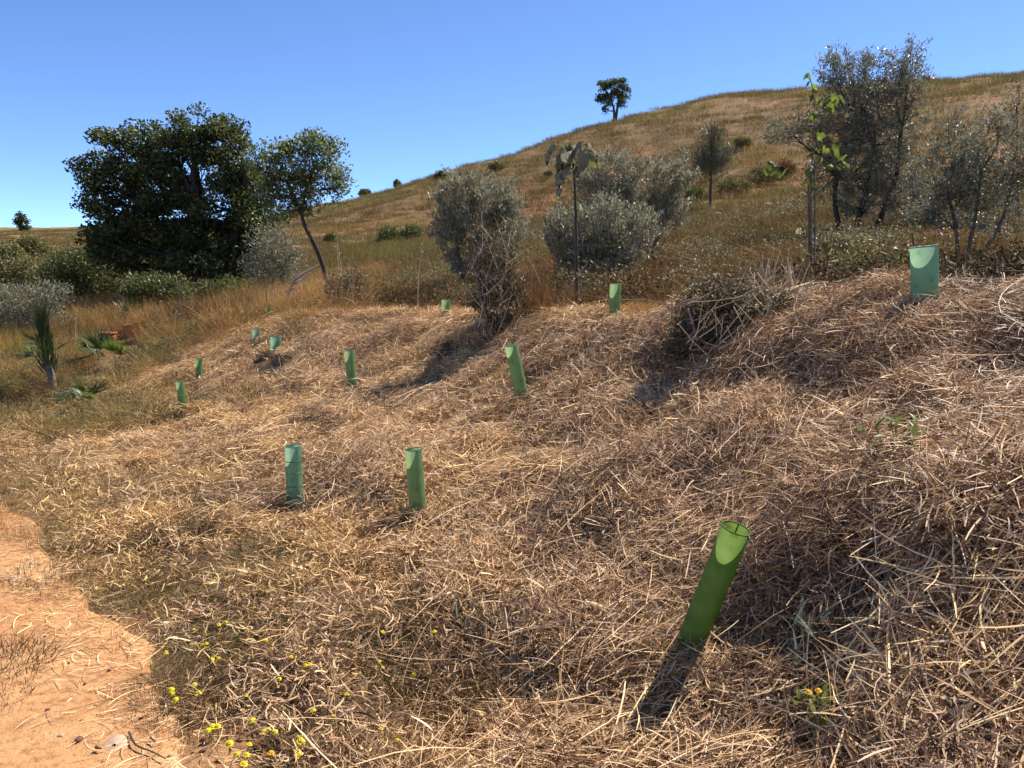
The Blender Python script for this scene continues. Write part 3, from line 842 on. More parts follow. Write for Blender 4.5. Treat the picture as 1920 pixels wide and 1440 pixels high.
x, y = polar(900, -38, -12, 12, 30, .3)
keep = (np.hypot(x, y) > crest_r(x, y) * 1.0) & (fbm(x / 1.2, y / 1.2, 98, 3) > .5)
x, y = x[keep], y[keep]
scatter('green_undergrowth', 'yellowish green weeds among the shrubs on the left', ug2, x, y, rng.random(len(x)) * 6.28, rng.uniform(.5, 1.2, len(x)), np.full(len(x), .5), 0, .9)

# --- hill grass
hg = [tuft_clump(110, .9, (.10, .42), (.012, .034), .4, M['hillgrass'], 3, .5) for _ in range(6)]
x, y = polar(24000, -44, 52, 20, 185, .15)
r = np.hypot(x, y)
skyr = np.interp(np.arctan2(x, y), TH, RKT[:, 10])
keep = r < skyr * 1.06
x, y, r, skyr = x[keep], y[keep], r[keep], skyr[keep]
bandn = fbm(x / 9, y / 9, 85, 3) + (fbm(x / 2, y / 2, 87, 2) - .5) * .5
tint = .36 + (bandn - .5) * .9 + np.where(r > skyr * .80, .28, 0) + np.where((r > skyr * .55) & (r < skyr * .66) & (bandn > .48), .6, 0)
scatter('hill_grass', 'dry brown grass covering the hillside', hg, x, y, rng.random(len(x)) * 6.28, rng.uniform(.6, 1.3, len(x)), tint, 0, .85)

# ------------------------------------------------------------------ tree shelters
def shelter(label, base, top, d0, d1, mat, lobes=0, squash=1.0, bands=0, tie=None, burr=.0, n=28, seg=14, group='green plastic tree shelters on the bank'):
    """hollow plastic tube from base point to top point; d0,d1 diameters"""
    base = np.array(base); top = np.array(top)
    ax = top - base; Ln = np.linalg.norm(ax); ax = ax / Ln
    root = thing('tree_shelter', label, 'tree shelter', tuple(base), group)
    A = nrm(np.cross(ax, np.array([0, 1., 0]))); B = np.cross(ax, A)
    ph = random.random() * 6
    def ring(t, k=1.0):
        a = np.arange(n) / n * 2 * math.pi
        rr = (d0 * (1 - t) + d1 * t) * .5 * k * (1 + .035 * np.sin(2 * a + ph) + .012 * np.sin(5 * a + t * 9))
        if lobes:
            rr = rr * (1 - .045 * np.abs(np.sin(a * lobes / 2)))
        c = ax * Ln * t + A * math.sin(t * 3 + ph) * .004
        return c + (rr * np.cos(a))[:, None] * A + (rr * np.sin(a) * squash)[:, None] * B
    ts = np.linspace(-.10, 1, seg)
    V = np.concatenate([ring(t) for t in ts])
    i = np.arange(seg - 1)[:, None] * n; j = np.arange(n)[None]; k = (j + 1) % n
    F = np.stack([i + j, i + k, i + n + k, i + n + j], -1).reshape(-1, 4)
    obj('tube_wall', mesh_np('tube_wall', V, F, mat, None, not lobes), root)
    def hoop(name, t, rad, m, k=1.0):
        c = ring(t, k); P = np.concatenate([c, c[:1]])
        V, F = tube(P, rad, 6)
        ob = obj(name, mesh_np(name, V, F, m, None, True), root); return ob
    hoop('rim', 1.0, max(.0022, d1 * .022), mat)
    sm_ = np.array([ring(t, 1.006)[int(n * .70)] for t in np.linspace(0, 1, 8)]); V, F = tube(sm_, d1 * .028, 5)
    obj('seam', mesh_np('seam', V, F, mat, None, True), root)
    for q in range(bands):
        hoop('crease_ring', .16 + q * .2 + random.uniform(-.02, .02), .0022, M['greenstem'] if q % 2 else mat, 1.012)
    if tie:
        h = hoop('tie', tie, .0035, M['white'], 1.03)
        a = ring(tie, 1.03)[int(n * .62)]; V, F = tube([a, a + np.array([.03, -.03, .004]), a + np.array([.07, -.045, .0])], .003, 5)
        obj('tie_end', mesh_np('tie_end', V, F, M['white']), h)
    return root

def put_shelter(label, bp, tp, wpx, mat, Y=None, dYtop=0.0, w2=None, **kw):
    b = hit(*bp) if Y is None else gnd(bp[0], Y)
    Yb = b[1]
    t = at(tp[0], tp[1], Yb + dYtop)
    if Y is not None:
        b = b.copy()
    d = wpx / 1445. * np.linalg.norm(t - np.array([0, 0, EYE]))
    d0 = (w2 or wpx) / 1445. * np.linalg.norm(b - np.array([0, 0, EYE]))
    return shelter(label, b, t, d0, d, mat, **kw)

put_shelter('nearest bright green shelter tube leaning right with its open round mouth showing', (1284, 1240), (1378, 990), 50, M['tube3'], dYtop=-.10, w2=47)
put_shelter('upright faceted greyish green shelter tube ringed by horizontal creases', (555, 948), (549, 836), 29, M['tube2'], lobes=8, bands=4, tie=.06)
put_shelter('green shelter tube leaning slightly left just right of the creased one, straw at its foot', (787, 975), (775, 842), 31, M['tube1'], lobes=6, tie=.1)
put_shelter('tall green shelter tube leaning left below the dark scraggly shrub', (980, 758), (958, 648), 25, M['tube1'], lobes=0)
put_shelter('dark green shelter tube halfway up the bank with a pale tie near its foot', (663, 738), (655, 657), 18, M['tube1'], tie=.35)
put_shelter('slim green shelter tube lowest on the bank near the fan palms', (344, 783), (337, 715), 14, M['tube1'], lobes=6)
put_shelter('thin green shelter tube just behind the slim one by the fan palms', (374, 722), (373, 673), 11, M['tube1'])
put_shelter('short sunken greyish shelter tube high on the left of the bank', (518, 662), (517, 631), 18, M['tube2'])
put_shelter('shaded shelter tube half buried in straw left of the short sunken one', (480, 645), (480, 617), 14, M['tube2'])
put_shelter('stubby shelter tube on the bank top left of the scraggly shrub', (836, 598), (837, 562), 17, M['tube1'], Y=9.3)
put_shelter('shelter tube on the bank top under the tall drooping sapling', (1153, 604), (1154, 532), 21, M['tube1'], lobes=6, Y=7.1)
put_shelter('wide pale green flattened shelter tube on the bank top in front of the airy olive', (1737, 572), (1731, 462), 44, M['tube2'], squash=.55, Y=4.5)
put_shelter('dark shelter tube standing before the red earth under the leaning tree', (503, 605), (502, 576), 9, M['tube3'], Y=13.0)
b = hit(112, 762); t = b + np.array([.30, .02, .0]); t[2] = h1(t[0], t[1]) + .13; b[2] += .15
shelter('fallen pale green shelter tube lying on the grass by the fan palms', b, t, .09, .09, M['tube2'])
p = gnd(1716, 4.55); q = at(1711, 438, 4.58)
V, F = tube(spline([p, at(1718, 500, 4.57), at(1713, 462, 4.57), q], 14), np.linspace(.007, .004, 13), 6)
tag(obj('sapling_stem', mesh_np('sapling_stem', V, F, M['bark'], None, True)), 'dark bare sapling stem poking out of the wide flattened shelter', 'sapling')

# ------------------------------------------------------------------ trees and shrubs
def tree(name, label, cat, Y, stems, lobes, mat, ncl, nlf, leaf, clr, bark, group=None, r0=.06, twigs=.35, up=.2, shell=.55, depth=1.0, limb=.35, drop=True, spray=0.0):
    """stems: list of pixel polylines from the ground up; lobes: (px,py,rx,ry[,dY]) in photo pixels at distance Y"""
    sx = Y / 1445.0
    base = at(*stems[0][0], Y)
    zg = h1(base[0], base[1])
    if drop: base[2] = zg
    root = thing(name, label, cat, tuple(base), group)
    ends = []
    for st in stems:
        P = [at(px, py, Y + random.uniform(-.15, .15) * (i > 0)) for i, (px, py) in enumerate(st)]
        if drop and st[0][1] > stems[0][0][1] - 40:
            P[0][2] = h1(P[0][0], P[0][1]) - .05
        P = spline(P, 14); V, F = tube(P - base, np.linspace(r0, r0 * .5, len(P)), 8)
        obj('trunk', mesh_np('trunk', V, F, bark, None, True), root)
        ends += [P[int(len(P) * f)] for f in (.45, .6, .8)] + [P[-1]]
    ends = np.array(ends)
    Cs = []; vol = []
    for lb in lobes:
        c = at(lb[0], lb[1], Y + (lb[4] if len(lb) > 4 else random.uniform(-.3, .3) * lb[2] * sx))
        Cs.append((c, lb[2] * sx, lb[3] * sx)); vol.append(lb[2] * lb[3] ** 1.0)
    vol = np.array(vol) / sum(vol)
    LV = []
    for (c, rx, ry), v in zip(Cs, vol):
        n = max(4, int(ncl * v))
        d = nrm(rng.normal(size=(n, 3))); rad = rng.random(n) ** (1 / 3.) * (1 - shell) + shell * (1 - .25 * rng.random(n) ** 2)
        cc = c + d * rad[:, None] * np.array([rx, (rx + ry) * .5 * depth, ry])
        # limb from the nearest stem point to the lobe, then twigs to some clusters
        e = ends[np.argmin(np.linalg.norm(ends - c, axis=1) + (ends[:, 2] > c[2]) * .5)]
        br = Acc()
        mid = (e + c) * .5 + rng.normal(0, .12, 3) * np.linalg.norm(c - e) + np.array([0, 0, -.06 * np.linalg.norm(c - e)])
        P = spline([e, mid, c], 10); br.add(*tube(P - base, np.linspace(r0 * limb, r0 * .14, len(P)), 5))
        for k in range(n):
            if rng.random() < twigs:
                s = P[rng.integers(4, len(P))]
                m2 = (s + cc[k]) * .5 + rng.normal(0, .08, 3) * np.linalg.norm(cc[k] - s)
                Q = spline([s, m2, cc[k]], 6); br.add(*tube(Q - base, np.linspace(r0 * .11, r0 * .03, len(Q)), 3))
        obj('branch', br.mesh('branch', bark, True), root)
        # leaves round each cluster
        nl = max(2, int(nlf))
        off = rng.normal(size=(n, nl, 3))
        off = off / np.maximum(1, np.linalg.norm(off, axis=2, keepdims=True) / 1.7) * clr * np.array([1, 1, .75])
        if spray:
            sd_ = nrm(d * .7 + rng.normal(size=(n, 3)) * .35 + np.array([0, 0, up]))
            off = off * .55 + sd_[:, None] * (rng.random((n, nl, 1)) * 1.6 - .5) * spray
        pos = (cc[:, None] + off).reshape(-1, 3)
        outd = nrm((cc - c)[:, None] + off * 1.5).reshape(-1, 3)
        dr = nrm(outd * .7 + rng.normal(size=outd.shape) * .6 + np.array([0, 0, up]))
        nn = nrm(rng.normal(size=outd.shape) * .8 + np.array([0, 0, .8]) + outd * .4)
        Ls = rng.uniform(.7, 1.25, len(pos)) * leaf[0]
        cr_ = np.repeat(rng.random(n), nl) * .45 + rng.random(n * nl) * .55
        LV.append((pos - base, dr, nn, Ls, Ls * leaf[1] / leaf[0], cr_))
    pos, dr, nn, Ls, Ws, cr_ = [np.concatenate(q) for q in zip(*LV)]
    V, F, rr = leaves(pos, dr, nn, Ls, Ws, cr_)
    obj('crown', mesh_np('crown', V, F, mat, {'rnd': rr}), root)
    return root

tree('oak_tree', 'big dark evergreen oak with a wide dense crown', 'tree', 22, [[(395, 560), (392, 500), (380, 440), (372, 380)], [(405, 560), (425, 480), (450, 420), (462, 380)]],
     [(228, 268, 40, 24), (278, 262, 44, 28), (330, 282, 40, 30), (190, 318, 38, 30), (220, 352, 46, 32), (175, 345, 20, 20), (228, 400, 50, 34), (200, 420, 26, 24), (240, 455, 56, 34), (200, 470, 34, 22), (385, 240, 52, 30), (425, 258, 38, 32), (360, 262, 36, 28),
      (365, 318, 62, 36), (430, 322, 50, 36), (300, 335, 52, 34), (475, 350, 44, 36), (340, 390, 66, 38), (420, 390, 62, 40), (485, 410, 46, 36), (295, 420, 54, 34), (380, 450, 70, 36), (450, 455, 56, 36), (188, 375, 34, 30), (204, 440, 36, 30), (215, 485, 40, 26), (255, 310, 44, 30), (300, 480, 70, 32), (395, 500, 80, 30), (470, 490, 46, 32)],
     M['oak'], 640, 80, (.10, .07), .17, M['bark'], r0=.2, twigs=.5, shell=.75, limb=.5, depth=1.6)
tree('cork_tree', 'slim leaning tree with bent trunk and loose green crown right of the big oak', 'tree', 16, [[(622, 560), (606, 500), (588, 455), (570, 420), (566, 395), (572, 360)], [(566, 400), (550, 370), (540, 340)]],
     [(575, 300, 62, 45), (535, 315, 36, 42), (620, 300, 34, 40), (598, 345, 50, 38), (545, 365, 40, 36), (590, 268, 48, 22), (640, 345, 22, 25), (525, 280, 30, 22), (560, 385, 35, 20), (500, 330, 34, 40), (515, 370, 34, 34), (480, 300, 24, 22)],
     M['slim'], 330, 22, (.075, .042), .10, M['bark'], r0=.055, twigs=.6, shell=.45, limb=.5)
tree('olive_bush', 'rounded silvery bush on the hill foot behind the scraggly shrub', 'bush', 16, [[(890, 540), (892, 480), (895, 430)], [(870, 540), (862, 470), (855, 430)], [(905, 540), (925, 470), (940, 420)]],
     [(890, 390, 68, 52), (862, 365, 42, 38), (930, 380, 48, 42), (848, 425, 36, 46), (895, 450, 66, 48), (945, 430, 38, 48), (900, 490, 60, 30)],
     M['silver'], 520, 32, (.085, .026), .10, M['greybark'], r0=.04, twigs=.3, up=.9, shell=.6, spray=.2)
tree('olive_bush', 'silvery bush behind the drooping sapling, the lower of two that touch', 'bush', 13, [[(1110, 560), (1105, 500), (1095, 450)], [(1130, 560), (1150, 490), (1165, 450)]],
     [(1085, 450, 56, 52), (1130, 420, 50, 44), (1160, 460, 54, 44), (1055, 440, 34, 40), (1110, 490, 60, 34), (1200, 430, 28, 30)],
     M['silver'], 420, 32, (.075, .023), .09, M['greybark'], r0=.035, twigs=.3, up=.9, shell=.6, spray=.18)
tree('olive_bush', 'broad silvery bush on the hill foot, upper of two that touch', 'bush', 17, [[(1190, 520), (1185, 450), (1160, 390)], [(1205, 520), (1235, 440), (1250, 390)]],
     [(1150, 335, 48, 42), (1215, 345, 58, 42), (1255, 370, 42, 42), (1190, 385, 62, 38), (1285, 325, 18, 32), (1115, 345, 34, 42), (1235, 410, 48, 28), (1140, 390, 50, 40)],
     M['silver'], 480, 32, (.09, .028), .10, M['greybark'], r0=.04, twigs=.35, up=.9, shell=.55, spray=.2)
tree('olive_tree', 'tall dark olive tree with several stems breaking the skyline', 'tree', 18, [[(1575, 470), (1572, 420), (1565, 370), (1575, 300)], [(1612, 475), (1608, 420), (1625, 350), (1640, 270)], [(1630, 475), (1650, 410), (1680, 330), (1690, 240)]],
     [(1600, 155, 48, 42), (1565, 130, 28, 30), (1650, 150, 42, 42), (1695, 118, 34, 28), (1700, 160, 34, 40), (1620, 205, 66, 48), (1580, 250, 52, 44), (1645, 270, 62, 48), (1605, 320, 58, 48), (1670, 330, 52, 46),
      (1478, 248, 38, 24), (1520, 235, 34, 26), (1560, 320, 36, 44), (1625, 375, 58, 34), (1700, 220, 24, 24), (1690, 380, 36, 34)],
     M['olive'], 780, 36, (.085, .026), .11, M['bark'], r0=.075, twigs=.75, up=.4, shell=.35, limb=.5, spray=.26)
tree('olive_tree', 'airy grey olive tree with three thin stems behind the wide flattened shelter', 'tree', 10, [[(1797, 520), (1796, 470), (1790, 420), (1775, 350)], [(1815, 520), (1818, 460), (1830, 400), (1840, 320)], [(1822, 520), (1850, 465), (1880, 410), (1895, 350)]],
     [(1785, 290, 48, 42), (1845, 265, 50, 46), (1755, 345, 48, 46), (1825, 350, 60, 50), (1885, 325, 48, 54), (1790, 410, 52, 36), (1870, 410, 46, 36), (1778, 222, 20, 18), (1862, 215, 24, 20), (1730, 390, 30, 34), (1925, 280, 36, 50)],
     M['olive'], 330, 25, (.07, .017), .10, M['greybark'], r0=.03, twigs=.8, up=.7, shell=.2, limb=.5, spray=.14)
tree('bare_bush', 'tall thin leafy shrub at the right edge breaking the skyline', 'bush', 16, [[(1908, 480), (1908, 330), (1906, 200)]],
     [(1908, 160, 10, 22), (1900, 220, 14, 40), (1905, 290, 18, 40), (1895, 350, 20, 34)], M['heap'], 120, 14, (.05, .02), .09, M['bark'], r0=.03, twigs=.6, up=.5, shell=.3)
yh = hit(1152, 228)[1]
tree('lone_tree', 'lone small tree standing on the bare skyline of the hill', 'tree', yh, [[(1152, 226), (1151, 205), (1145, 185)], [(1154, 226), (1158, 200), (1162, 180)]],
     [(1129, 162, 11, 8), (1160, 157, 17, 7), (1150, 176, 16, 8), (1170, 174, 10, 11), (1126, 184, 7, 9), (1138, 206, 5, 6), (1165, 194, 8, 7), (1143, 155, 10, 6), (1140, 190, 7, 8)],
     M['oak'], 150, 26, (.20, .14), .22, M['bark'], r0=.17, twigs=.5, shell=.6, limb=.6)
tree('lone_tree', 'tiny tree far off on the low left skyline', 'tree', 146, [[(37, 447), (38, 430), (41, 420)]],
     [(39, 404, 7, 5), (45, 413, 9, 5), (33, 415, 6, 5), (42, 425, 9, 4), (52, 428, 5, 4)], M['oak'], 70, 16, (.34, .24), .3, M['bark'], r0=.3, twigs=.3, shell=.4)
tree('wispy_tree', 'wispy grey green conifer like sapling alone on the hillside', 'tree', 34, [[(1333, 352), (1333, 320), (1334, 270), (1335, 235)]],
     [(1336, 245, 12, 22), (1335, 275, 24, 22), (1322, 300, 24, 20), (1350, 298, 24, 22), (1335, 315, 30, 16)], M['needle'], 110, 20, (.34, .020), .24, M['bark'], r0=.06, twigs=.5, up=.8, shell=.3)
# left hand thicket
tree('grey_bush', 'pale grey leafy bush at the left edge of the thicket', 'bush', 16, [[(40, 640), (35, 600)], [(70, 640), (80, 590)], [(10, 640), (5, 600)]],
     [(15, 575, 46, 42), (60, 580, 44, 36), (95, 550, 30, 26), (30, 615, 50, 40), (85, 605, 40, 34), (-30, 590, 50, 60)], M['greybush'], 520, 20, (.06, .03), .12, M['greybark'], r0=.03, up=.8, shell=.6)
tree('small_tree', 'small dark round tree on a thin trunk left of the big oak', 'tree', 23, [[(146, 610), (146, 570), (143, 540)], [(150, 580), (158, 560), (165, 540)]],
     [(105, 505, 30, 24), (140, 490, 38, 30), (130, 528, 34, 22), (165, 500, 34, 30), (160, 535, 26, 22), (120, 545, 22, 14)], M['bushgrn'], 330, 20, (.075, .05), .15, M['bark'], r0=.05, shell=.55)
tree('grey_bush', 'grey green bush between the small round tree and the oak', 'bush', 24, [[(215, 590), (212, 540)], [(240, 590), (245, 550)]],
     [(210, 505, 40, 26), (240, 530, 44, 32), (195, 540, 36, 32), (250, 560, 40, 26), (215, 565, 40, 24)], M['paleg'], 300, 20, (.08, .04), .16, M['greybark'], r0=.04, shell=.6)
tree('pale_bush', 'yellowish green bush at the left edge, below the far pale tree', 'bush', 30, [[(45, 560), (45, 520)]],
     [(25, 510, 40, 26), (60, 515, 40, 30), (90, 540, 30, 22), (-10, 520, 40, 30)], M['paleg'], 240, 20, (.11, .06), .2, M['greybark'], r0=.05, shell=.6)
tree('pale_tree', 'pale hazy tree with forked trunk low on the far left slope', 'tree', 60, [[(54, 495), (54, 475)], [(60, 495), (63, 472)]],
     [(48, 462, 20, 12), (70, 466, 18, 12), (60, 455, 18, 8)], M['paleg'], 120, 18, (.19, .11), .3, M['greybark'], r0=.09, shell=.5)
tree('pale_tree', 'pale hazy bushy tree at the left edge of the far slope', 'tree', 56, [[(16, 505), (16, 485)]],
     [(14, 472, 22, 14), (10, 488, 26, 14), (30, 482, 14, 12)], M['paleg'], 120, 18, (.19, .11), .3, M['greybark'], r0=.09, shell=.5)
tree('green_bush', 'glossy green bush under the left side of the oak', 'bush', 18, [[(290, 610), (290, 570)], [(310, 610), (325, 570)]],
     [(285, 538, 42, 24), (320, 545, 36, 26), (268, 562, 26, 24), (310, 575, 46, 28), (280, 588, 36, 16)], M['bushgrn'], 340, 20, (.075, .05), .13, M['bark'], r0=.03, up=.6, shell=.6)
tree('grey_bush', 'grey green bush under the right side of the oak, left of the leaning trunk', 'bush', 18, [[(510, 560), (510, 510)], [(525, 560), (530, 500)]],
     [(505, 455, 38, 36), (525, 500, 38, 34), (490, 505, 32, 34), (545, 470, 20, 26), (520, 535, 46, 20)], M['olive'], 300, 20, (.06, .026), .13, M['greybark'], r0=.03, up=.5, shell=.4)
tree('green_bush', 'dim green bush in the shade at the foot of the oak', 'bush', 19, [[(430, 580), (430, 540)]],
     [(430, 545, 40, 22), (465, 550, 30, 22), (395, 550, 30, 20)], M['bushgrn'], 200, 18, (.075, .045), .13, M['bark'], r0=.03, up=.6, shell=.5)
tree('dry_bush', 'dark twiggy bush at the foot of the leaning tree', 'bush', 12.2, [[(650, 580), (648, 540)], [(660, 580), (672, 530)], [(640, 580), (625, 535)]],
     [(650, 530, 32, 26), (668, 550, 24, 26), (632, 548, 24, 24), (650, 570, 38, 16)], M['heap'], 240, 14, (.045, .018), .08, M['greybark'], r0=.014, twigs=.8, up=.5, shell=.4)
tree('dead_brush', 'dark tangle of dead stems right of the columnar plant', 'brush heap', 12.0, [[(150, 740), (150, 715), (145, 695)], [(190, 740), (200, 715), (215, 700)], [(130, 740), (120, 720), (118, 705)]],
     [(140, 715, 36, 20), (180, 720, 40, 20), (125, 728, 26, 16), (215, 712, 36, 22), (250, 690, 36, 24), (290, 668, 36, 26), (330, 655, 30, 26)], M['heap'], 420, 14, (.05, .014), .08, M['greybark'], r0=.012, twigs=.9, up=.2, shell=.3, limb=.6)
# centre shrub
cb = hit(935, 632)
scraggly = tree('scraggly_shrub', 'dark scraggly half dead shrub in the middle of the bank top', 'bush', cb[1], [[(935, 632), (930, 560), (922, 490)], [(945, 632), (955, 560), (962, 500)], [(925, 632), (905, 570), (892, 510)], [(940, 632), (940, 540), (930, 440)]],
     [(930, 570, 40, 38), (945, 610, 34, 24), (925, 520, 38, 34), (905, 470, 30, 28), (945, 480, 26, 30), (900, 560, 20, 26), (920, 440, 22, 16), (965, 540, 18, 26)],
     M['heap'], 360, 15, (.045, .015), .055, M['deadwood'], r0=.014, twigs=.95, up=.6, shell=.3, limb=.6, spray=.10)
# heap of withered branches
hb = hit(1345, 655)
brush = tree('brush_heap', 'dark heap of withered leafy branches hanging over the bank', 'brush heap', hb[1], [[(1350, 650), (1340, 600), (1320, 560)], [(1380, 650), (1390, 590), (1410, 550)], [(1320, 650), (1300, 610), (1290, 580)], [(1420, 650), (1440, 600), (1470, 560)]],
     [(1325, 560, 46, 34), (1300, 600, 30, 34), (1360, 550, 50, 30), (1400, 575, 50, 36), (1345, 610, 56, 36), (1310, 650, 40, 26), (1450, 575, 46, 30), (1400, 625, 50, 26), (1275, 645, 34, 30), (1480, 600, 40, 26), (1250, 670, 24, 18)],
     M['heap'], 460, 15, (.042, .014), .05, M['deadwood'], r0=.012, twigs=.8, up=.1, shell=.35, limb=.6)

# small bushes dotted on the hill
for lab, px, py, rx, ry, mt in [
    ('small dark round bush on the skyline left of the lone tree', 930, 312, 14, 10, 'oak'),
    ('dark bush on the skyline beside the silvery bush top', 828, 328, 11, 9, 'oak'),
    ('little dark bush on the skyline just right of the leaning tree', 684, 361, 9, 7, 'oak'),
    ('tiny dark upright shrub on the skyline, thin as a post', 745, 345, 3, 7, 'oak'),
    ('deep green tuft bush left of the lime grass strip', 728, 436, 22, 18, 'bushgrn'),
    ('deep green tuft bush above the lime grass strip', 772, 434, 24, 18, 'bushgrn'),
    ('small olive tuft on the slope by the leaning trunk', 622, 445, 13, 12, 'paleg'),
    ('brown green tuft right of the wispy sapling', 1392, 265, 15, 13, 'paleg'),
    ('pale green bush right of the wispy sapling foot', 1375, 345, 34, 20, 'paleg'),
    ('green broom bush on the slope left of the lime sapling', 1430, 325, 34, 22, 'paleg'),
    ('orange tinted bush behind the left shoot of the lime sapling', 1475, 312, 20, 16, 'gold'),
    ('dark low bush at the foot of the wispy sapling', 1305, 362, 22, 18, 'bushgrn'),
    ('dark low bush at the foot of the tall olive', 1650, 445, 40, 20, 'heap'),
    ('dark brown bush below the tall olive stems', 1560, 470, 40, 30, 'heap'),
    ('faint dark tuft on the slope right of the drooping leaves', 1028, 327, 4, 6, 'bushgrn')]:
    P = hit(px, min(py + ry, 560))
    Y = P[1]; k = Y / 1445.
    tree('hill_bush', lab, 'bush', Y, [[(px, py + ry), (px, py + ry * .3)]], [(px, py, rx * .8, ry * .75), (px - rx * .4, py + ry * .3, rx * .6, ry * .6), (px + rx * .4, py + ry * .25, rx * .6, ry * .6)],
         M[mt], int(50 + rx * 3.0), 16, (max(.05, 3.2 * k), max(.025, 1.8 * k)), max(.05, 3.6 * k), M['bark'], r0=.02, twigs=.2, up=.9, shell=.5)

# ------------------------------------------------------------------ tall grass tufts that can be told apart
def tuft(name, label, cat, loc, N, Rr, H, Wd, lean, mat, group=None, heads=0, S=6, curl=.7, pow_=.6):
    me = tuft_clump(N, Rr, H, Wd, lean, mat, S, curl, heads=heads, pow_=pow_)
    return tag(obj(name, me, None, tuple(loc)), label, cat, group)

P = gnd(995, 8.1); tuft('grass_tuft', 'tall golden dry grass column right of the scraggly shrub', 'grass tuft', P, 420, .16, (.35, .95), (.003, .006), .16, M['gold'])
P = gnd(1045, 7.9); tuft('grass_tuft', 'loose golden grass right of the tall grass column', 'grass tuft', P, 240, .22, (.2, .6), (.003, .006), .3, M['gold'])
for i, (lab, px, Y, n, rr, h, mt) in enumerate([
    ('tall golden grass below the oak crown', 355, 15, 260, .35, (.5, 1.25), 'gold'),
    ('golden grass clump left of the red earth', 420, 15, 260, .4, (.4, 1.0), 'gold'),
    ('yellow green grass clump under the oak, right side', 455, 16, 220, .3, (.4, .95), 'lime_grass'),
    ('yellow green grass clump behind the dark columnar plant', 50, 14, 420, .55, (.3, .9), 'lime_grass'),
    ('tall yellow grass between the columnar plant and the pots', 135, 15, 420, .6, (.35, .95), 'gold'),
    ('pale yellow grass clump left of the pots', 165, 16.5, 320, .5, (.3, .7), 'lime_grass'),
    ('golden grass clump right of the pots', 300, 15.5, 300, .5, (.3, .8), 'gold'),
    ('straw coloured grass under the leaning tree', 590, 12.3, 240, .4, (.2, .5), 'gold')]):
    tuft('grass_tuft', lab, 'grass tuft', gnd(px, Y), n, rr, h, (.004, .009), .22, M[mt])
tuft('grass_tuft', 'golden straw tuft on the right shoulder of the brush heap', 'grass tuft', hit(1470, 590), 420, .28, (.12, .36), (.003, .006), .5, M['gold'])
tuft('grass_tuft', 'paler straw tuft at the back of the brush heap below the reeds', 'grass tuft', hit(1420, 580), 300, .2, (.12, .34), (.003, .006), .4, M['gold'])
# the lime strip on the slope
x0 = np.array([(px, py) for px in np.linspace(672, 830, 18) for py in (466, 480)])
LP = np.array([hit(px + random.uniform(-5, 5), py + random.uniform(-6, 6)) for px, py in x0])
LP = np.repeat(LP, 5, 0); LP[:, 0] += rng.normal(0, .6, len(LP)); LP[:, 1] += rng.normal(0, 1.1, len(LP))
scatter('lime_grass', 'strip of lime green grass across the slope', [tuft_clump(90, .5, (.15, .45), (.008, .018), .35, M['lime_grass'], 3) for _ in range(3)],
        LP[:, 0], LP[:, 1], rng.random(len(LP)) * 6.28, rng.uniform(.6, 1.2, len(LP)), np.full(len(LP), .5), 0, .8)

# dry reeds on the brush heap
def stalks(name, label, cat, specs, mat, w=(.0025, .0045), group=None, Yj=.05, parent=None):
    """a tuft of stiff stems given as (bottom px,py, top px,py) at one distance"""
    acc = Acc()
    base = None
    for (x0, y0, x1, y1, Y) in specs:
        a = at(x0, y0, Y + random.uniform(-Yj, Yj)); b_ = at(x1, y1, Y + random.uniform(-Yj, Yj) * 2)
        if base is None: base = a.copy()
        m = (a + b_) / 2 + rng.normal(0, .03, 3) * np.linalg.norm(b_ - a)
        Q = spline([a, m, b_], 8); acc.add(*tube(Q - base, np.linspace(random.uniform(*w), w[0] * .5, len(Q)), 4))
    if parent is not None:
        ob = obj(name, acc.mesh(name, mat, True), parent, tuple(base - np.array(parent.location))); ob['kind'] = 'stuff'; return ob
    return tag(obj(name, acc.mesh(name, mat, True), None, tuple(base)), label, cat, group)
Yr = hb[1] + .35
sp = []
for k in range(34):
    c = random.choice([1430, 1445, 1490, 1435, 1480])
    sp.append((c + random.uniform(-14, 14), random.uniform(545, 580), c + random.uniform(-32, 40), random.uniform(470, 535), Yr))
stalks('reed_tuft', 'upright pale cut reeds sticking up from the brush heap', 'reed tuft', sp, M['stalk'], (.005, .0085))
sp = []
for k in range(60):
    cx, cy = random.uniform(1290, 1520), random.uniform(520, 660); an = random.choice([.75, -.7, 1.1, -1.0, .3]) + random.gauss(0, .3); ln = random.uniform(35, 115)
    sp.append((cx - ln * math.cos(an) * .5, cy + ln * math.sin(an) * .5, cx + ln * math.cos(an) * .5, cy - ln * math.sin(an) * .5, hb[1] - .38 + random.uniform(-.08, .25)))
stalks('dry_stems', None, None, sp, M['stalk'], (.0024, .0042), parent=brush)
sp = []
for k in range(60):
    cx, cy = random.gauss(925, 34), random.uniform(430, 625); an = random.choice([.8, 2.2, 1.3, 1.8]) + random.gauss(0, .35); ln = random.uniform(25, 85)
    sp.append((cx - ln * math.cos(an) * .5, cy + ln * math.sin(an) * .5, cx + ln * math.cos(an) * .5, cy - ln * math.sin(an) * .5, cb[1] - .15 + random.uniform(-.15, .15)))
stalks('dry_stems', None, None, sp, M['stalk'], (.0028, .0048), parent=scraggly)
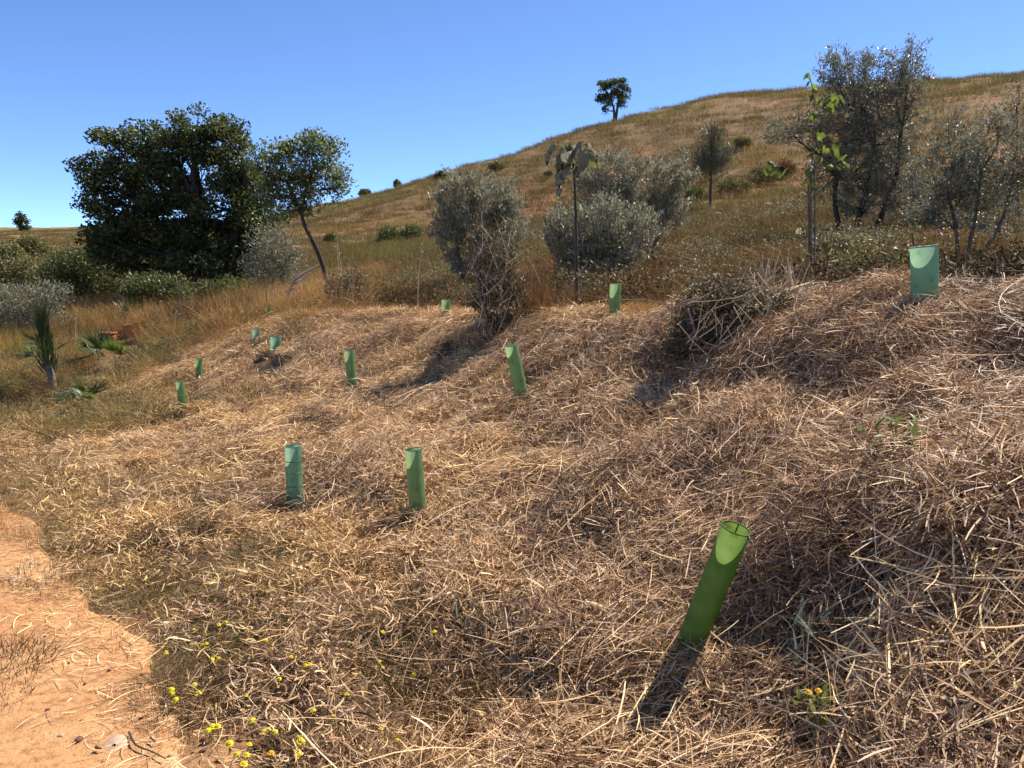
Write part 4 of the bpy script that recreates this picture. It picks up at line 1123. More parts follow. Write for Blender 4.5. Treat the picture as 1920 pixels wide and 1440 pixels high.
for lab, px, Y, top, dx in [('lone tall brown seed stalk before the lime grass strip', 783, 10.6, 445, 12), ('bent tall stalk right of the leaning tree', 645, 12.2, 432, -14),
                            ('second bent stalk right of the leaning tree, shorter', 655, 12.2, 462, -20), ('thin stalk leaning over the shelter below the drooping sapling', 1040, 8.2, 495, 60),
                            ('tall dry stalk under the oak', 352, 14.6, 520, -22), ('thin dry stalk standing left of the red earth', 519, 13, 522, -1), ('tall stalk rising left of the pots', 143, 14, 575, 2)]:
    g = gnd(px, Y); t = at(px + dx, top, Y)
    Q = spline([g, (g + t) / 2 + np.array([-.03, .02, .05]), t], 10); V, F = tube(Q, np.linspace(.007, .003, len(Q)) * Y / 10, 5)
    ob = thing('dry_stalk', lab, 'stalk', tuple(g))
    obj('stem', mesh_np('stem', V - g, F, M['stalk'], {'rnd': np.full(len(V), .35)}, True), ob)
    kk = 14; tt = rng.uniform(.7, 1, kk); C = np.array([Q[int(t_ * (len(Q) - 1))] for t_ in tt]) + rng.normal(0, .012, (kk, 3))
    V, F, rr = leaves(C - g, rng.normal(size=(kk, 3)) + np.array([0, 0, 1]), rng.normal(size=(kk, 3)), .035, .012)
    obj('seed_head', mesh_np('seed_head', V, F, M['stalk'], {'rnd': rr}), ob)

# ------------------------------------------------------------------ drooping big leaved sapling with its stake
def big_leaf(Lg, Wg, mat, droop=.9, S=7, K=5, wav=.05):
    """heart shaped leaf hanging from its stalk; folded along the midrib, wavy"""
    t = np.linspace(0, 1, S); prof = np.sin(np.pi * t ** .62) ** .8 * (1 - .15 * t); prof[0] = .25; prof[-1] = .02
    V = []
    for i, tt in enumerate(t):
        a = droop * tt
        cx = Lg * (math.sin(a) / max(droop, .01)); cz = -Lg * (1 - math.cos(a)) / max(droop, .01)
        for k in np.linspace(-1, 1, K):
            yv = k * Wg * .5 * prof[i]
            V.append((cx, yv, cz - abs(k) ** 1.5 * Wg * .22 * prof[i] + wav * Lg * math.sin(k * 5 + i * 1.7)))
    F = [(i * K + k, i * K + k + 1, (i + 1) * K + k + 1, (i + 1) * K + k) for i in range(S - 1) for k in range(K - 1)]
    return mesh_np('leaf', np.array(V), np.array(F), mat, {'rnd': np.full(S * K, random.random())}, True)

Yp = 9.0
g = gnd(1083, Yp)
pa = thing('young_tree', 'slender young tree topped by large drooping leaves', 'tree', tuple(g))
Q = spline([g, at(1081, 470, Yp), at(1079, 390, Yp), at(1077, 330, Yp), at(1074, 296, Yp)], 20); V, F = tube(Q - g, np.linspace(.019, .012, len(Q)), 7)
obj('trunk', mesh_np('trunk', V, F, M['bark'], None, True), pa)
big = [big_leaf(.25, .17, M['bigleaf'], d, wav=.11) for d in (1.2, 1.7, .8, 1.4)]
for i, (px, py, yaw, s, dz) in enumerate([(1040, 272, 3.3, 1.0, .1), (1058, 276, 3.9, 1.05, .0), (1072, 283, 4.6, 1.05, -.1), (1088, 276, 4.9, 1.1, .05), (1092, 266, 2.6, .9, .12), (1102, 270, .1, 1.1, .0), (1060, 296, 4.2, 1.1, .1),
                                      (1056, 336, 3.4, .95, .1), (1068, 312, 3.9, .8, .0), (1084, 300, 5.4, .9, -.1), (1098, 286, .6, 1.0, .1), (1066, 268, 1.8, .9, .15), (1084, 382, .2, .62, 0), (1032, 284, 3.6, .8, 0), (1048, 290, 4.4, .9, 0), (1078, 272, 4.2, .9, 0), (1095, 292, 5.2, .9, 0), (1106, 282, 5.8, .85, 0), (1064, 304, 4.8, .9, 0), (1080, 312, 5.0, .8, 0), (1046, 322, 3.8, .8, 0), (1052, 350, 4.0, .7, 0)]):
    p = at(px, py, Yp + random.uniform(-.12, .12))
    st = Q[-1] if py < 330 else at(1078, py + 16, Yp)
    tx, tf = tube(spline([st - g, (st + p) / 2 - g + np.array([0, 0, .05]), p - g], 6), .005, 4)
    obj('leaf_stalk', mesh_np('leaf_stalk', tx, tf, M['greenstem'], None, True), pa)
    lf = obj('leaf', big[i % 4], pa, tuple(p - g)); lf.rotation_euler = (random.uniform(-.9, .9), .55 + random.uniform(-.4, .5), yaw); lf.scale = (s,) * 3
st_ = gnd(1079, 9.06); t_ = at(1079, 385, 9.06); V, F = tube(spline([st_, t_], 5), .013, 6)
tag(obj('support_stake', mesh_np('support_stake', V, F, M['stake'], None, True)), 'thin wooden stake beside the drooping sapling trunk', 'stake')

# ------------------------------------------------------------------ lime leaved sapling with two stakes
Yk = 9.4
g = gnd(1521, Yk)
ml = thing('young_tree', 'spindly sapling with lime green leaves tied between two stakes', 'tree', tuple(g))
main = spline([g, at(1520, 420, Yk), at(1521, 330, Yk), at(1526, 250, Yk), at(1527, 190, Yk), at(1518, 140, Yk)], 26)
V, F = tube(main - g, np.linspace(.013, .004, len(main)), 6); obj('trunk', mesh_np('trunk', V, F, M['greybark'], None, True), ml)
shoots = [[(1520, 375), (1505, 350), (1480, 318), (1440, 302)], [(1521, 380), (1535, 345), (1560, 315), (1590, 300)], [(1522, 330), (1535, 300), (1550, 282), (1568, 276)], [(1527, 230), (1545, 215), (1562, 200), (1574, 182)], [(1526, 250), (1530, 235), (1540, 228)]]
poly = [main]
for s in shoots:
    Q = spline([at(a, b_, Yk + .05 * i) for i, (a, b_) in enumerate(s)], 12); poly.append(Q)
    V, F = tube(Q - g, np.linspace(.006, .0025, len(Q)), 5); obj('branch', mesh_np('branch', V, F, M['greybark'], None, True), ml)
lm = [big_leaf(.125, .085, M['lime'], d, 6, 4) for d in (.9, 1.3, .6, 1.1)]
spots = []
for (px, py) in [(1519, 135), (1515, 150), (1521, 158), (1516, 167), (1512, 142), (1526, 165), (1523, 178), (1530, 182), (1535, 190), (1541, 184), (1548, 178), (1555, 186), (1562, 178), (1546, 192), (1560, 192), (1570, 184), (1574, 178), (1568, 172),
                 (1536, 210), (1530, 206), (1545, 200), (1528, 238), (1534, 244), (1540, 250), (1532, 256), (1530, 268), (1538, 274), (1546, 272), (1552, 280), (1528, 285), (1535, 292), (1520, 300), (1524, 310), (1516, 316), (1522, 324), (1530, 318),
                 (1514, 330), (1526, 335), (1565, 270), (1570, 278), (1576, 292), (1582, 300), (1590, 292), (1572, 305), (1560, 310), (1586, 306), (1442, 300), (1448, 308), (1440, 312), (1458, 312), (1466, 320), (1474, 318), (1518, 345), (1524, 350)]:
    p = at(px + random.uniform(-3, 3), py + random.uniform(-3, 3), Yk + random.uniform(-.15, .15))
    lf = obj('leaf', lm[random.randrange(4)], ml, tuple(p - g)); lf.rotation_euler = (random.uniform(-.6, .6), random.uniform(.1, 1.0), random.uniform(0, 6.28)); s = random.uniform(.65, 1.15); lf.scale = (s,) * 3
for lab, px, top in [('thin stake on the left of the lime leaved sapling', 1515, 345), ('thin stake on the right of the lime leaved sapling', 1526, 300)]:
    a = gnd(px, Yk + .03); t_ = at(px + 1, top, Yk + .03); V, F = tube(spline([a, (a + t_) / 2 + np.array([.01, 0, 0]), t_], 8), .011, 6)
    tag(obj('support_stake', mesh_np('support_stake', V, F, M['stake'], None, True)), lab, 'stake')

# butterfly
p = at(1497, 436, 6.0)
bf = thing('butterfly', 'small pale yellow butterfly hovering left of the staked lime sapling', 'butterfly', tuple(p))
def wing(pts):
    A = np.array(pts) * .001; return mesh_np('wing', A, [np.arange(len(A))[None]], M['pale_yellow'], {'rnd': np.full(len(A), .5)})
a_ = obj('wing', wing([(0, 0, -14), (-14, 2, -6), (-20, 4, 10), (-8, 5, 34), (6, 4, 26), (16, 2, 4), (10, 0, -10)]), bf); a_.rotation_euler = (.15, 0, .2)
b_ = obj('wing', wing([(0, 0, -12), (-12, -2, -4), (-10, -9, 14), (8, -12, 26), (34, -10, 18), (20, -4, 0)]), bf); b_.rotation_euler = (-.5, .2, .35)
V, F = tube([(-.006, 0, -.016), (0, 0, -.006), (.010, 0, .008)], [.0015, .003, .0012], 6); obj('body', mesh_np('body', V, F, M['dark'], None, True), bf)

# ------------------------------------------------------------------ palms, yucca, columnar plant
def blade_mesh(L, W, mat, droop=.2, S=5):
    t = np.linspace(0, 1, S); w_ = W * np.array([.5, 1, .85, .5, .03])[:S]
    V = []
    for tt, ww in zip(t, w_):
        z = -droop * L * tt ** 2
        V += [(L * tt, -ww / 2, z + ww * .2), (L * tt, 0, z), (L * tt, ww / 2, z + ww * .2)]
    F = []
    for i in range(S - 1):
        for k in range(2):
            F.append((i * 3 + k, i * 3 + k + 1, i * 3 + k + 4, i * 3 + k + 3))
    return mesh_np('blade', np.array(V), np.array(F), mat, {'rnd': np.full(len(V), random.random())})

def yucca(label, loc, trunk_h, n, L, W, mat, spread=(0, 1.9), name='yucca', trunk=True):
    e = thing(name, label, 'yucca', tuple(loc))
    if trunk:
        V, F = tube(spline([(0, 0, -.05), (.01, 0, trunk_h * .5), (0, 0, trunk_h)], 6), [.045, .04, .04, .04, .035, .035, .03][:len(spline([(0, 0, 0), (0, 0, 1), (0, 0, 2)], 6))], 8)
        obj('trunk', mesh_np('trunk', V, F, M['greybark'], None, True), e)
    ms = [blade_mesh(L * s, W, mat, d) for s, d in ((1, .1), (.85, .2), (1.1, .05), (.7, .15))]
    for k in range(n):
        lf = obj('leaf', ms[k % 4], e, (0, 0, trunk_h)); th = random.uniform(*spread)
        lf.rotation_euler = (random.uniform(-.5, .5), -(math.pi / 2 - th), k * 2.399 + random.uniform(-.2, .2))
    return e
yucca('spiky yucca on a short trunk behind the orange pots', gnd(237, 15.3), .42, 46, .36, .022, M['palm'])

def fan(root, org, size, mat, tilt, yaw, n=15, spanA=2.3):
    """fan frond: a stalk and a fan of blades (blades are sub-parts)"""
    fr = obj('frond', mesh_np('frond', *tube(spline([(0, 0, 0), (size * .25, 0, .02), (size * .5, 0, 0)], 6), .006, 4), M['greenstem'], None, True), root, tuple(org))
    fr.rotation_euler = (random.uniform(-.3, .3), -tilt, yaw)
    bm_ = [blade_mesh(size * .62, size * .055, mat, d) for d in (.05, .15, .1)]
    for k in range(n):
        a = (k / (n - 1) - .5) * spanA
        bl = obj('blade', bm_[k % 3], fr, (size * .5, 0, 0)); bl.rotation_euler = (random.uniform(-.2, .2), random.uniform(-.1, .1), a)
        s = math.cos(a * .5) * random.uniform(.9, 1.08); bl.scale = (s, 1, 1)
def fan_palm(label, loc, fr):
    e = thing('fan_palm', label, 'palm', tuple(loc))
    for (size, mat, tilt, yaw) in fr:
        fan(e, (0, 0, .05), size, mat, tilt, yaw)
    return e
fan_palm('dark fan palm by the fallen branch', gnd(185, 12.2), [(.5, M['palm'], 1.0, 3.6), (.55, M['palm'], 1.3, 4.6), (.5, M['palm'], .9, 5.5), (.45, M['palm'], .6, 2.4), (.5, M['palm'], 1.2, 1.4)])
fan_palm('fan palm coloured sunlit lime, right of the dark one', gnd(218, 12.0), [(.5, M['palmlit'], 1.2, 5.0), (.45, M['palmlit'], .9, 5.8), (.42, M['palm'], .8, 3.9), (.4, M['palmlit'], 1.3, 3.0)])
fan_palm('low fan palm with two upright fronds beside the fallen shelter', hit(168, 772), [(.42, M['palm'], 1.25, 4.1), (.42, M['palm'], 1.0, 5.9), (.36, M['palmlit'], .7, 5.2), (.3, M['palm'], .9, 3.2)])

cp_ = hit(104, 748)
e = thing('columnar_plant', 'dark narrow columnar plant leaning left on a bare grey trunk', 'plant', tuple(cp_))
Yc = cp_[1]
Q = spline([cp_, at(97, 710, Yc), at(90, 680, Yc)], 10) - cp_; V, F = tube(Q, np.linspace(.055, .045, len(Q)), 8); obj('trunk', mesh_np('trunk', V, F, M['greybark'], None, True), e)
Q2 = spline([at(92, 695, Yc), at(84, 640, Yc), at(78, 592, Yc)], 12) - cp_
N = 520; tt = rng.random(N) ** .8; idx = (tt * (len(Q2) - 1)).astype(int)
C = Q2[idx] + rng.normal(0, 1, (N, 3)) * np.array([.05, .05, .02]) * (1 - .7 * tt[:, None])
D = nrm(Q2[-1] - Q2[0])[None] + rng.normal(0, .16, (N, 3)) + nrm(C - Q2[idx]) * .15
S_ = 3; Pp = C[:, None] + D[:, None] * np.linspace(0, 1, S_)[None, :, None] * rng.uniform(.14, .3, N)[:, None, None]
V, F, rr = ribbons(Pp, np.tile(np.array([.008, .007, .001]), (N, 1)), None, rng.random(N) * .6)
obj('foliage', mesh_np('foliage', V, F, M['palm'], {'rnd': rr}), e)
for k in range(3):
    fan(e, tuple(Q2[2 + k]), .42, M['palm'], .35 + .25 * k, [3.3, 2.6, 4.0][k], 13)
fan(e, tuple(Q2[3]), .36, M['palm'], .6, .2, 11)
yucca('spiky low yucca at the left edge before the grey bush', gnd(62, 13.2), .12, 26, .34, .02, M['palmlit'], (0.2, 1.6), trunk=False)

# ------------------------------------------------------------------ pots, branches, poles
def pot(label, px, py, wpx, hpx, Y):
    P = at(px, py + hpx / 2, Y); k = Y / 1445.; r = wpx * k / 2; h = hpx * k
    P[2] = max(P[2], h1(P[0], P[1]) + .0)
    e = thing('terracotta_pot', label, 'flower pot', tuple(P), 'terracotta pots among the dry grass')
    n = 24; a = np.arange(n) / n * 2 * math.pi
    prof = [(0, .01), (.72, .01), (.8, .25), (.94, .86), (.9, .86), (.84, .7), (0, .7)]
    prof = [(.72, 0), (.80, .3), (.93, .84), (.86, .84), (.78, .6)]
    V = np.concatenate([np.stack([np.cos(a) * r * q, np.sin(a) * r * q, np.full(n, h * z)], 1) for q, z in prof])
    i = np.arange(len(prof) - 1)[:, None] * n; j = np.arange(n)[None]; kx = (j + 1) % n
    obj('pot_wall', mesh_np('pot_wall', V, np.stack([i + j, i + kx, i + n + kx, i + n + j], -1).reshape(-1, 4), M['terracotta'], None, True), e)
    ringp = [(.94, .82), (1.0, .83), (1.0, 1.0), (.88, 1.0), (.87, .84)]
    V = np.concatenate([np.stack([np.cos(a) * r * q, np.sin(a) * r * q, np.full(n, h * z)], 1) for q, z in ringp]); i = np.arange(len(ringp) - 1)[:, None] * n
    obj('rim', mesh_np('rim', V, np.stack([i + j, i + kx, i + n + kx, i + n + j], -1).reshape(-1, 4), M['terracotta'], None, False), e)
    V = np.concatenate([np.stack([np.cos(a) * r * .84, np.sin(a) * r * .84, np.full(n, h * .78)], 1), [[0, 0, h * .8]]])
    obj('soil', mesh_np('soil', V, np.stack([np.arange(n), (np.arange(n) + 1) % n, np.full(n, n)], 1), M['soil'], None, True), e)
pot('orange terracotta pot in full view, left of the pair', 205, 633, 28, 18, 14.6)
pot('orange terracotta pot half hidden by stems, right of the pair', 247, 631, 25, 22, 15.0)

def stick(name, label, cat, pts, r, mat, n=14, group=None, sub=()):
    Q = spline(pts, n); V, F = tube(Q - Q[0], np.linspace(r, r * .45, len(Q)), 6)
    a = Acc(); a.add(V, F)
    for s in sub:
        q = spline(s, 8); a.add(*tube(q - Q[0], np.linspace(r * .55, r * .2, len(q)), 5))
    return tag(obj(name, a.mesh(name, mat, True), None, tuple(Q[0])), label, cat, group)
stick('fallen_branch', 'dark crooked fallen branch beside the columnar plant', 'branch', [at(100, 692, 11.9), at(130, 676, 12.2), at(165, 668, 12.4), at(200, 648, 12.8), at(222, 640, 13.2)], .025, M['bark'])
stick('pole', 'thin dark pole slanting above the orange pots', 'pole', [at(233, 613, 14.3), at(275, 604, 14.5), at(312, 596, 14.8)], .014, M['bark'])
stick('pole', 'thin upright stake standing before the right hand pot', 'pole', [gnd(236, 14.2), at(233, 612, 14.2)], .014, M['greybark'])
stick('pale_plank', 'narrow pale board lying right of the orange pots', 'board', [at(258, 641, 14.4), at(275, 639, 14.5), at(292, 637, 14.6)], .012, M['deadwood'])
stick('dead_branch', 'pale bleached branch arching from the red earth to the leaning trunk', 'branch', [at(540, 565, 13.2), at(546, 540, 13.3), at(556, 522, 13.3), at(578, 508, 13.4), at(598, 497, 13.5)], .03, M['deadwood'], 18,
      sub=[[at(550, 533, 13.3), at(565, 526, 13.2), at(583, 514, 13.2)], [at(547, 540, 13.3), at(556, 545, 13.2), at(560, 562, 13.2)], [at(541, 556, 13.2), at(536, 545, 13.2), at(534, 538, 13.2)], [at(556, 522, 13.3), at(570, 530, 13.3), at(566, 552, 13.3)]])
# thin bars and twigs under the dead branch
for k, (px, t0) in enumerate([(556, 530), (569, 520), (548, 545), (499, 530)]):
    stick('dry_twig', ['upright grey twig under the arch of the bleached branch', 'taller grey twig under the arch of the bleached branch', 'short grey twig at the foot of the bleached branch', 'lone upright grey twig left of the bleached branch'][k], 'twig', [gnd(px, 13.2), at(px + 1, t0, 13.2)], .009, M['greybark'])
stick('fallen_branch', 'long pale branch bowed over the straw under the leaning tree', 'branch', [at(622, 566, 11.6), at(640, 560, 11.5), at(656, 563, 11.4), at(668, 572, 11.3)], .014, M['deadwood'])

# loose stalks on the bank that stand out one by one
def loose(label, pts, r, mat='stalk', lift=.05):
    P = []
    for k, (px, py) in enumerate(pts):
        q = hit(px, py); q[2] += lift; P.append(q)
    P = np.array(P)
    Q = spline(P, 16)
    V, F = tube(Q - Q[0], np.linspace(r, r * .6, len(Q)), 6)
    return tag(obj('loose_stalk', mesh_np('loose_stalk', V, F, M[mat], {'rnd': np.full(len(V), random.uniform(.5, .95))}, True), None, tuple(Q[0])), label, 'stalk', 'long loose stalks lying on the bank')
loose('long straight pale stalk slanting across the bank left of the green sprout', [(1400, 895), (1500, 850), (1650, 775)], .0045)
loose('thick pale yellow stalk at the bottom edge of the straw', [(1048, 1436), (1085, 1400), (1118, 1362)], .0060, lift=.06)
loose('curved brown stick at the bank top between brush heap and wide shelter', [(1560, 578), (1600, 577), (1650, 590)], .006, 'greystalk', .09)
loose('broad pale reed stalk slanting below the green sprout', [(1500, 975), (1580, 920), (1640, 868)], .006)
loose('second pale reed stalk beside the broad one below the sprout', [(1520, 985), (1590, 935), (1660, 890)], .0045)
loose('thick broken stalk standing up in the straw at lower right', [(1725, 1240), (1722, 1300), (1745, 1380)], .0055, lift=.09)
loose('long stalk slanting down the lower right corner', [(1718, 1290), (1690, 1370), (1668, 1440)], .0045, lift=.07)
loose('straight thin stalk right of the nearest shelter', [(1597, 1200), (1597, 1280), (1596, 1360)], .003, lift=.10)
loose('long stalk lying flat right of the nearest shelter mouth', [(1450, 1100), (1540, 1060), (1640, 1040)], .0035, lift=.08)
loose('pale stalk near the right edge of the bank', [(1895, 960), (1890, 1040), (1870, 1110)], .005, lift=.08)
loose('slanting stalk at the right edge below the wide shelter', [(1800, 700), (1850, 650), (1910, 600)], .0035, lift=.07)
loose('long thin stalk lying left of the tall leaning tube', [(700, 800), (780, 760), (860, 700)], .004, lift=.06)
loose('pale stalk lying between the two low shelter tubes', [(640, 905), (690, 870), (720, 850)], .003, lift=.06)
loose('bleached stalk pointing at the lower grass edge', [(850, 1290), (900, 1262), (955, 1228)], .0035, lift=.06)

# scattered longer stalks, too many to count
lst = [mat_clump(7, .35, (.18, .5), (.0024, .0044), .6, .09, .16, M['straw'], bend=.2, bias=.05) for _ in range(8)]
x, y = polar(1050, -34, 60, 1.5, 13, .2)
keep = (np.hypot(x, y) < crest_r(x, y) * 1.03) & (path_side(x, y) > .6)
x, y = x[keep], y[keep]
scatter('long_straw', 'longer pale stalks lying on top of the straw', lst, x, y, .8 + (fbm(x / 1.1, y / 1.1, 21, 2) - .5) * 3 + rng.normal(0, .5, len(x)), rng.uniform(.7, 1.2, len(x)), rng.uniform(.3, .9, len(x)), .03)

# ------------------------------------------------------------------ flowers
def flower_meshes(mat, r=.013):
    n = 14; a = np.arange(n) / n * 2 * math.pi
    V, F = [], []
    for ring, (rr, z) in enumerate(((1.0, .0), (.62, .005))):
        for k in range(n):
            th = a[k] + ring * .22
            c, s = math.cos(th), math.sin(th); b0 = len(V); w_ = r * .2
            for (q, ww, zz) in ((.2, .5, .002), (.75, 1, .003), (1.0, .55, .0)):
                V += [(c * r * rr * q - s * w_ * ww, s * r * rr * q + c * w_ * ww, z + zz), (c * r * rr * q + s * w_ * ww, s * r * rr * q - c * w_ * ww, z + zz)]
            F += [(b0, b0 + 1, b0 + 3, b0 + 2), (b0 + 2, b0 + 3, b0 + 5, b0 + 4)]
    bl = mesh_np('petals', np.array(V), np.array(F), mat, {'rnd': rng.random(len(V))})
    m = 10; b = np.arange(m) / m * 2 * math.pi
    V = np.concatenate([np.stack([np.cos(b) * r * q, np.sin(b) * r * q, np.full(m, z)], 1) for q, z in ((.34, .003), (.26, .008))] + [[[0, 0, .010]]])
    j = np.arange(m); k = (j + 1) % m
    dc = mesh_np('disc', V, [np.stack([j, k, m + k, m + j], 1), np.stack([m + j, m + k, np.full(m, 2 * m)], 1)], M['disc'], None, True)
    st = mesh_np('stem', *tube(spline([(0, 0, -1), (.04, .02, -.5), (0, 0, 0)], 6) * np.array([.1, .1, 1]), np.array([.02, .018, .017, .016, .015, .015, .015])[:len(spline([(0, 0, -1), (.04, .02, -.5), (0, 0, 0)], 6))], 5), M['greenstem'], None, True)
    return bl, dc, st
FL = {'yellow': flower_meshes(M['yellow']), 'orange': flower_meshes(M['orange'])}
def flower(label, group, px, py, col='yellow', s=1.0):
    p = hit(px, py); d = np.array([0, 0, EYE]) - p; hh = random.uniform(.06, .12)
    p = p + d / np.linalg.norm(d) * hh / max(.25, d[2] / np.linalg.norm(d)) * .6
    e = thing('daisy_flower', label, 'flower', tuple(p), group)
    e.rotation_euler = (random.uniform(-.35, .5), random.uniform(-.4, .4), random.uniform(0, 6.28))
    bl, dc, st = FL[col]
    k = s * random.uniform(.75, 1.15)
    a = obj('petals', bl, e); a.scale = (k,) * 3
    a = obj('disc', dc, e); a.scale = (k,) * 3
    a = obj('stem', st, e); L = hh + .05; a.scale = (.11, .11, L)
near = [(310, 405), (100, 460), (112, 490), (140, 540), (345, 495), (470, 785), (450, 820), (520, 790), (430, 830), (480, 800), (825, 735), (940, 838), (980, 825), (1035, 835), (625, 945), (805, 945), (1250, 885), (1270, 930), (1270, 985), (1235, 995), (1250, 1050), (1105, 1085), (755, 1125), (690, 1030), (780, 1040)]
mid = [(385, 68), (415, 45), (55, 120), (465, 185), (525, 175), (780, 510), (1180, 165), (1215, 150), (1310, 245), (1350, 230), (1075, 352), (1745, 325), (1530, 495), (1680, 500), (1380, 640), (1550, 690), (1000, 90), (955, 15)]
NL = {0: 'yellow flower with a pale stalk beside it, nearest the path bend', 1: 'upper yellow flower of the three at the grass corner by the path', 2: 'middle yellow flower of the three at the grass corner by the path', 3: 'lower and widest yellow flower of the three at the grass corner by the path',
      4: 'thin yellow flower right of the three at the grass corner', 10: 'dull yellow flower between the crowded bunch and the row of three', 11: 'left yellow flower of the row of three', 12: 'middle yellow flower of the row of three', 13: 'big right hand yellow flower of the row of three',
      14: 'round yellow flower below the crowded bunch', 15: 'round yellow flower below the row of three', 20: 'bright yellow flower at the foot of the upright string of flowers', 21: 'yellow flower right of the orange one', 22: 'yellow flower at the very bottom edge, left of the orange one'}
for k, (a, b_) in enumerate(near):
    lb_ = NL.get(k) or ('yellow flower in the crowded bunch near the path edge' if 5 <= k <= 9 else 'small yellow flower in the upright string at the lower edge' if 16 <= k <= 19 else 'faded yellow flower bud left of the orange flower' if k == 23 else 'small faded yellow bud nearest the orange flower')
    flower(lb_, 'yellow flowers at the lower path edge', 300 + a / 4.8, 1200 + b_ / 4.8, s=1.1 if k % 3 else .85)
for a, b_ in mid:
    flower('small yellow flower in the fine grass where it meets the straw', 'yellow flowers where grass meets straw', 300 + a / 4.8, 1200 + b_ / 4.8, s=.85)
for a, b_ in [(650, 750), (550, 890), (85, 900), (55, 1165), (85, 1220), (362, 1285), (485, 1290), (1425, 1225), (1540, 1230), (1440, 1345)]:
    flower('scattered yellow flower among the straw of the lower bank', 'yellow flowers among the straw', 700 + a / 4.8, 1000 + b_ / 4.8, s=.85)
for a, b_ in [(205, 845), (325, 920), (1570, 900)]:
    flower('scattered yellow flower among the straw of the lower bank', 'yellow flowers among the straw', 660 + a / 3.84, 1150 + b_ / 3.84, s=.85)
for a, b_ in [(480, 225), (380, 290), (410, 285), (720, 245), (1195, 295), (1085, 695), (1130, 720), (1185, 775), (1260, 645), (1290, 540), (1330, 560), (1380, 670), (1095, 730), (1330, 810), (970, 750), (1030, 825), (830, 865), (750, 915), (1060, 900)]:
    flower('tiny yellow flower in the dry grass partway up the path edge', 'yellow flowers partway up the path edge', a / 2.666, 900 + b_ / 2.666, s=.7)
flower('single orange flower near the bottom edge of the grass', None, 508, 1414, 'orange', 1.0)

# marigold plant and other green weeds on the bank
def weed(name, label, loc, n, L, W, mat, H=.12, spread=.05, tilt=(.2, 1.2)):
    e = thing(name, label, 'weed', tuple(loc))
    ms = [blade_mesh(L * s, W, mat, d) for s, d in ((1, .2), (.8, .35), (1.15, .1))]
    acc = Acc()
    for k in range(n):
        b0 = rng.normal(0, spread, 2); z = random.uniform(.1, 1) * H
        acc.add(*tube([(b0[0] * .3, b0[1] * .3, -.02), (b0[0], b0[1], z)], .0018, 4))
        lf = obj('leaf', ms[k % 3], e, (b0[0], b0[1], z)); lf.rotation_euler = (random.uniform(-.5, .5), -random.uniform(*tilt), random.uniform(0, 6.28))
    obj('stem', acc.mesh('stem', M['greenstem'], True), e)
    return e
mg = weed('flowering_weed', 'fresh green weed with three orange yellow flowers at lower right', hit(1545, 1365), 34, .055, .016, M['lime'], .10, .045)
for dx, dz in ((-.085, .13), (-.05, .135), (.0, .07)):
    b0 = obj('bloom', FL['orange'][0], mg, (dx * .8, -.04, dz)); b0.scale = (.8,) * 3
weed('green_sprout', 'leafy dark green sprout in the straw high on the right', hit(1690, 875), 46, .06, .024, M['bushgrn'], .20, .07)
weed('grey_weed', 'grey green thin leaved weed right of the nearest shelter', hit(1508, 1275), 30, .09, .010, M['greyweed'], .2, .05, (.6, 1.5))
weed('grey_weed', 'grey green weed in the lower middle of the bank', hit(905, 1215), 22, .08, .008, M['greyweed'], .12, .05, (.6, 1.5))
weed('grey_weed', 'blue green weed on the slope above the path bend', hit(262, 800), 26, .11, .012, M['greyweed'], .15, .08, (.5, 1.5))
for lab, px, py, n, rr, h in [('dark green grass tuft at the left edge of the path', 15, 1250, 620, .17, (.03, .12)), ('small dark tuft below it at the left edge of the path', 8, 1315, 160, .09, (.03, .09)),
                              ('tiny green tuft alone on the open path', 40, 1350, 90, .05, (.02, .05)), ('green grass tongue jutting onto the path', 75, 1085, 420, .2, (.03, .10)),
                              ('spiky grey green bush of grass by the straw edge', 330, 1010, 420, .22, (.06, .2)), ('dark green tangle in the hollow at the bottom of the bank', 870, 1310, 380, .24, (.06, .2)),
                              ('green grass at the grass corner by the path', 355, 1330, 300, .14, (.03, .09)), ('grey green tuft with spikes under the marigold like flowers', 530, 1425, 220, .08, (.04, .1))]:
    tuft('grass_tuft', lab, 'grass tuft', hit(px, py), int(n * 1.2), rr, h, (.003, .0055), .7, M['olive_grass'], S=4)

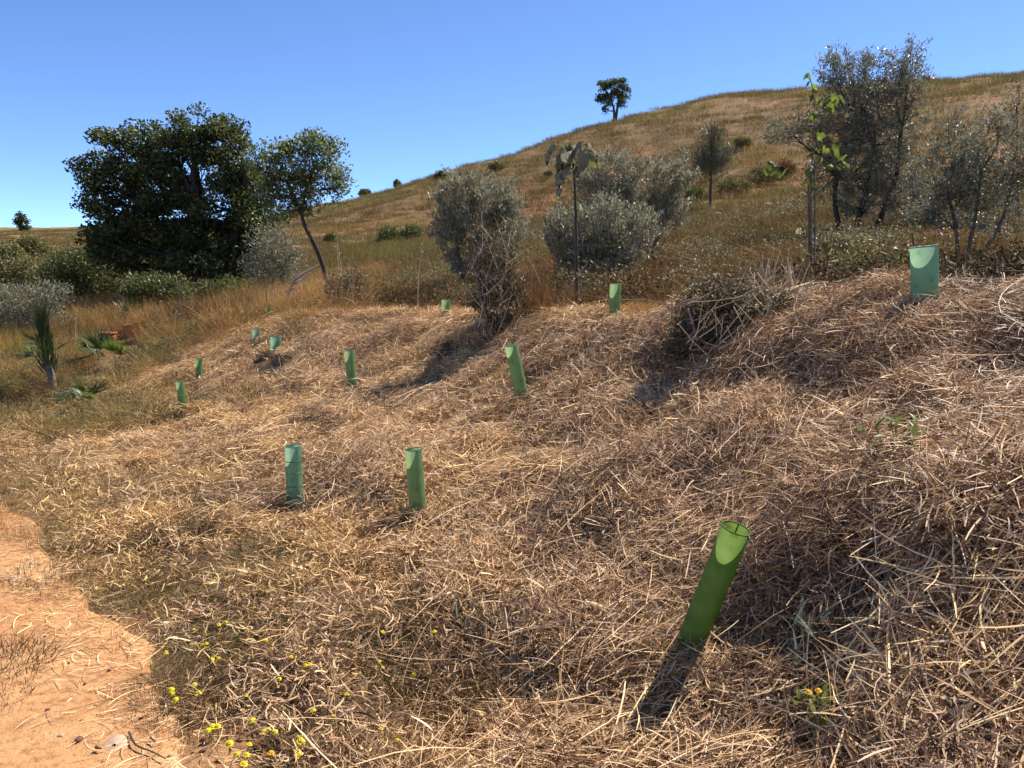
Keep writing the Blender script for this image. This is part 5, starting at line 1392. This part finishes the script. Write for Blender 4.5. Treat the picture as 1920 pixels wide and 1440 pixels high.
# ------------------------------------------------------------------ stones
def stone(label, loc, size, mat, flat=.5, group=None, name='stone'):
    u = 10; v = 7
    a = np.linspace(0, 2 * math.pi, u, endpoint=False); b_ = np.linspace(-1, 1, v)
    V = []
    s = random.randrange(999)
    for z in b_:
        for t_ in a:
            rr = math.sqrt(max(0.02, 1 - z * z)); k = .8 + .45 * float(vnoise(np.array([math.cos(t_) * 1.5 + 5 + z]), np.array([math.sin(t_) * 1.5 + 7]), s)[0])
            V.append((math.cos(t_) * rr * k * size, math.sin(t_) * rr * k * size * .75, z * size * flat * k))
    F = [(i * u + j, i * u + (j + 1) % u, (i + 1) * u + (j + 1) % u, (i + 1) * u + j) for i in range(v - 1) for j in range(u)]
    ob = obj(name, mesh_np(name, np.array(V), np.array(F), mat, None, False), None, tuple(loc)); ob.rotation_euler = (random.uniform(-.2, .2), random.uniform(-.2, .2), random.uniform(0, 6))
    return tag(ob, label, 'stone', group)
p = hit(150, 1397); p[2] += .02; stone('small dark red stone on the dirt path', p, .016, M['redstone'], .7)
p = hit(215, 1408); p[2] += .010; stone('flat pale stone slab sunk in the dirt path', p, .06, M['stone'], .15)
p = hit(28, 1092); p[2] += .01; stone('grey stone at the edge of the grass tongue on the path', p, .04, M['stone'], .4)
for k, (a, b_) in enumerate([(90, 1340), (235, 1300), (60, 1420), (130, 1250), (180, 1330), (20, 1180), (265, 1355), (45, 1120), (115, 1390), (205, 1265), (85, 1200), (320, 1425), (160, 1290), (30, 1050)]):
    p = hit(a, b_); p[2] += .016; stone('small pebble lying loose on the orange path', p, random.uniform(.005, .011), M['stone' if k % 3 else 'redstone'], .6, 'pebbles on the path', 'pebble')
for a, b_ in [(1460, 385), (1472, 380), (1484, 384), (1490, 377), (1502, 374), (1513, 377), (1496, 386), (1440, 392), (1524, 372), (1450, 378), (1330, 398), (1350, 402), (1345, 412), (1380, 405)]:
    p = hit(a, b_); p[2] += .15; stone('pale pinkish rubble stone on the slope below the lime sapling leaves', p, random.uniform(.10, .24), M['stone'], .6, 'rubble stones on the slope')
stick('dry_twig', 'curved dark twig lying at the bottom of the path', 'twig', [(lambda q: q + np.array([0, 0, .03]))(hit(243, 1388)), (lambda q: q + np.array([0, 0, .03]))(hit(256, 1414)), (lambda q: q + np.array([0, 0, .028]))(hit(285, 1425)), (lambda q: q + np.array([0, 0, .03]))(hit(312, 1440))], .0042, M['bark'])
stick('dry_twig', 'short dark twig stub beside the flat stone on the path', 'twig', [(lambda q: q + np.array([0, 0, .03]))(hit(181, 1417)), (lambda q: q + np.array([0, 0, .03]))(hit(191, 1421))], .006, M['bark'])
stick('dry_twig', 'small dark twig on the path right of the curved one', 'twig', [(lambda q: q + np.array([0, 0, .03]))(hit(283, 1399)), (lambda q: q + np.array([0, 0, .03]))(hit(293, 1406))], .004, M['bark'])
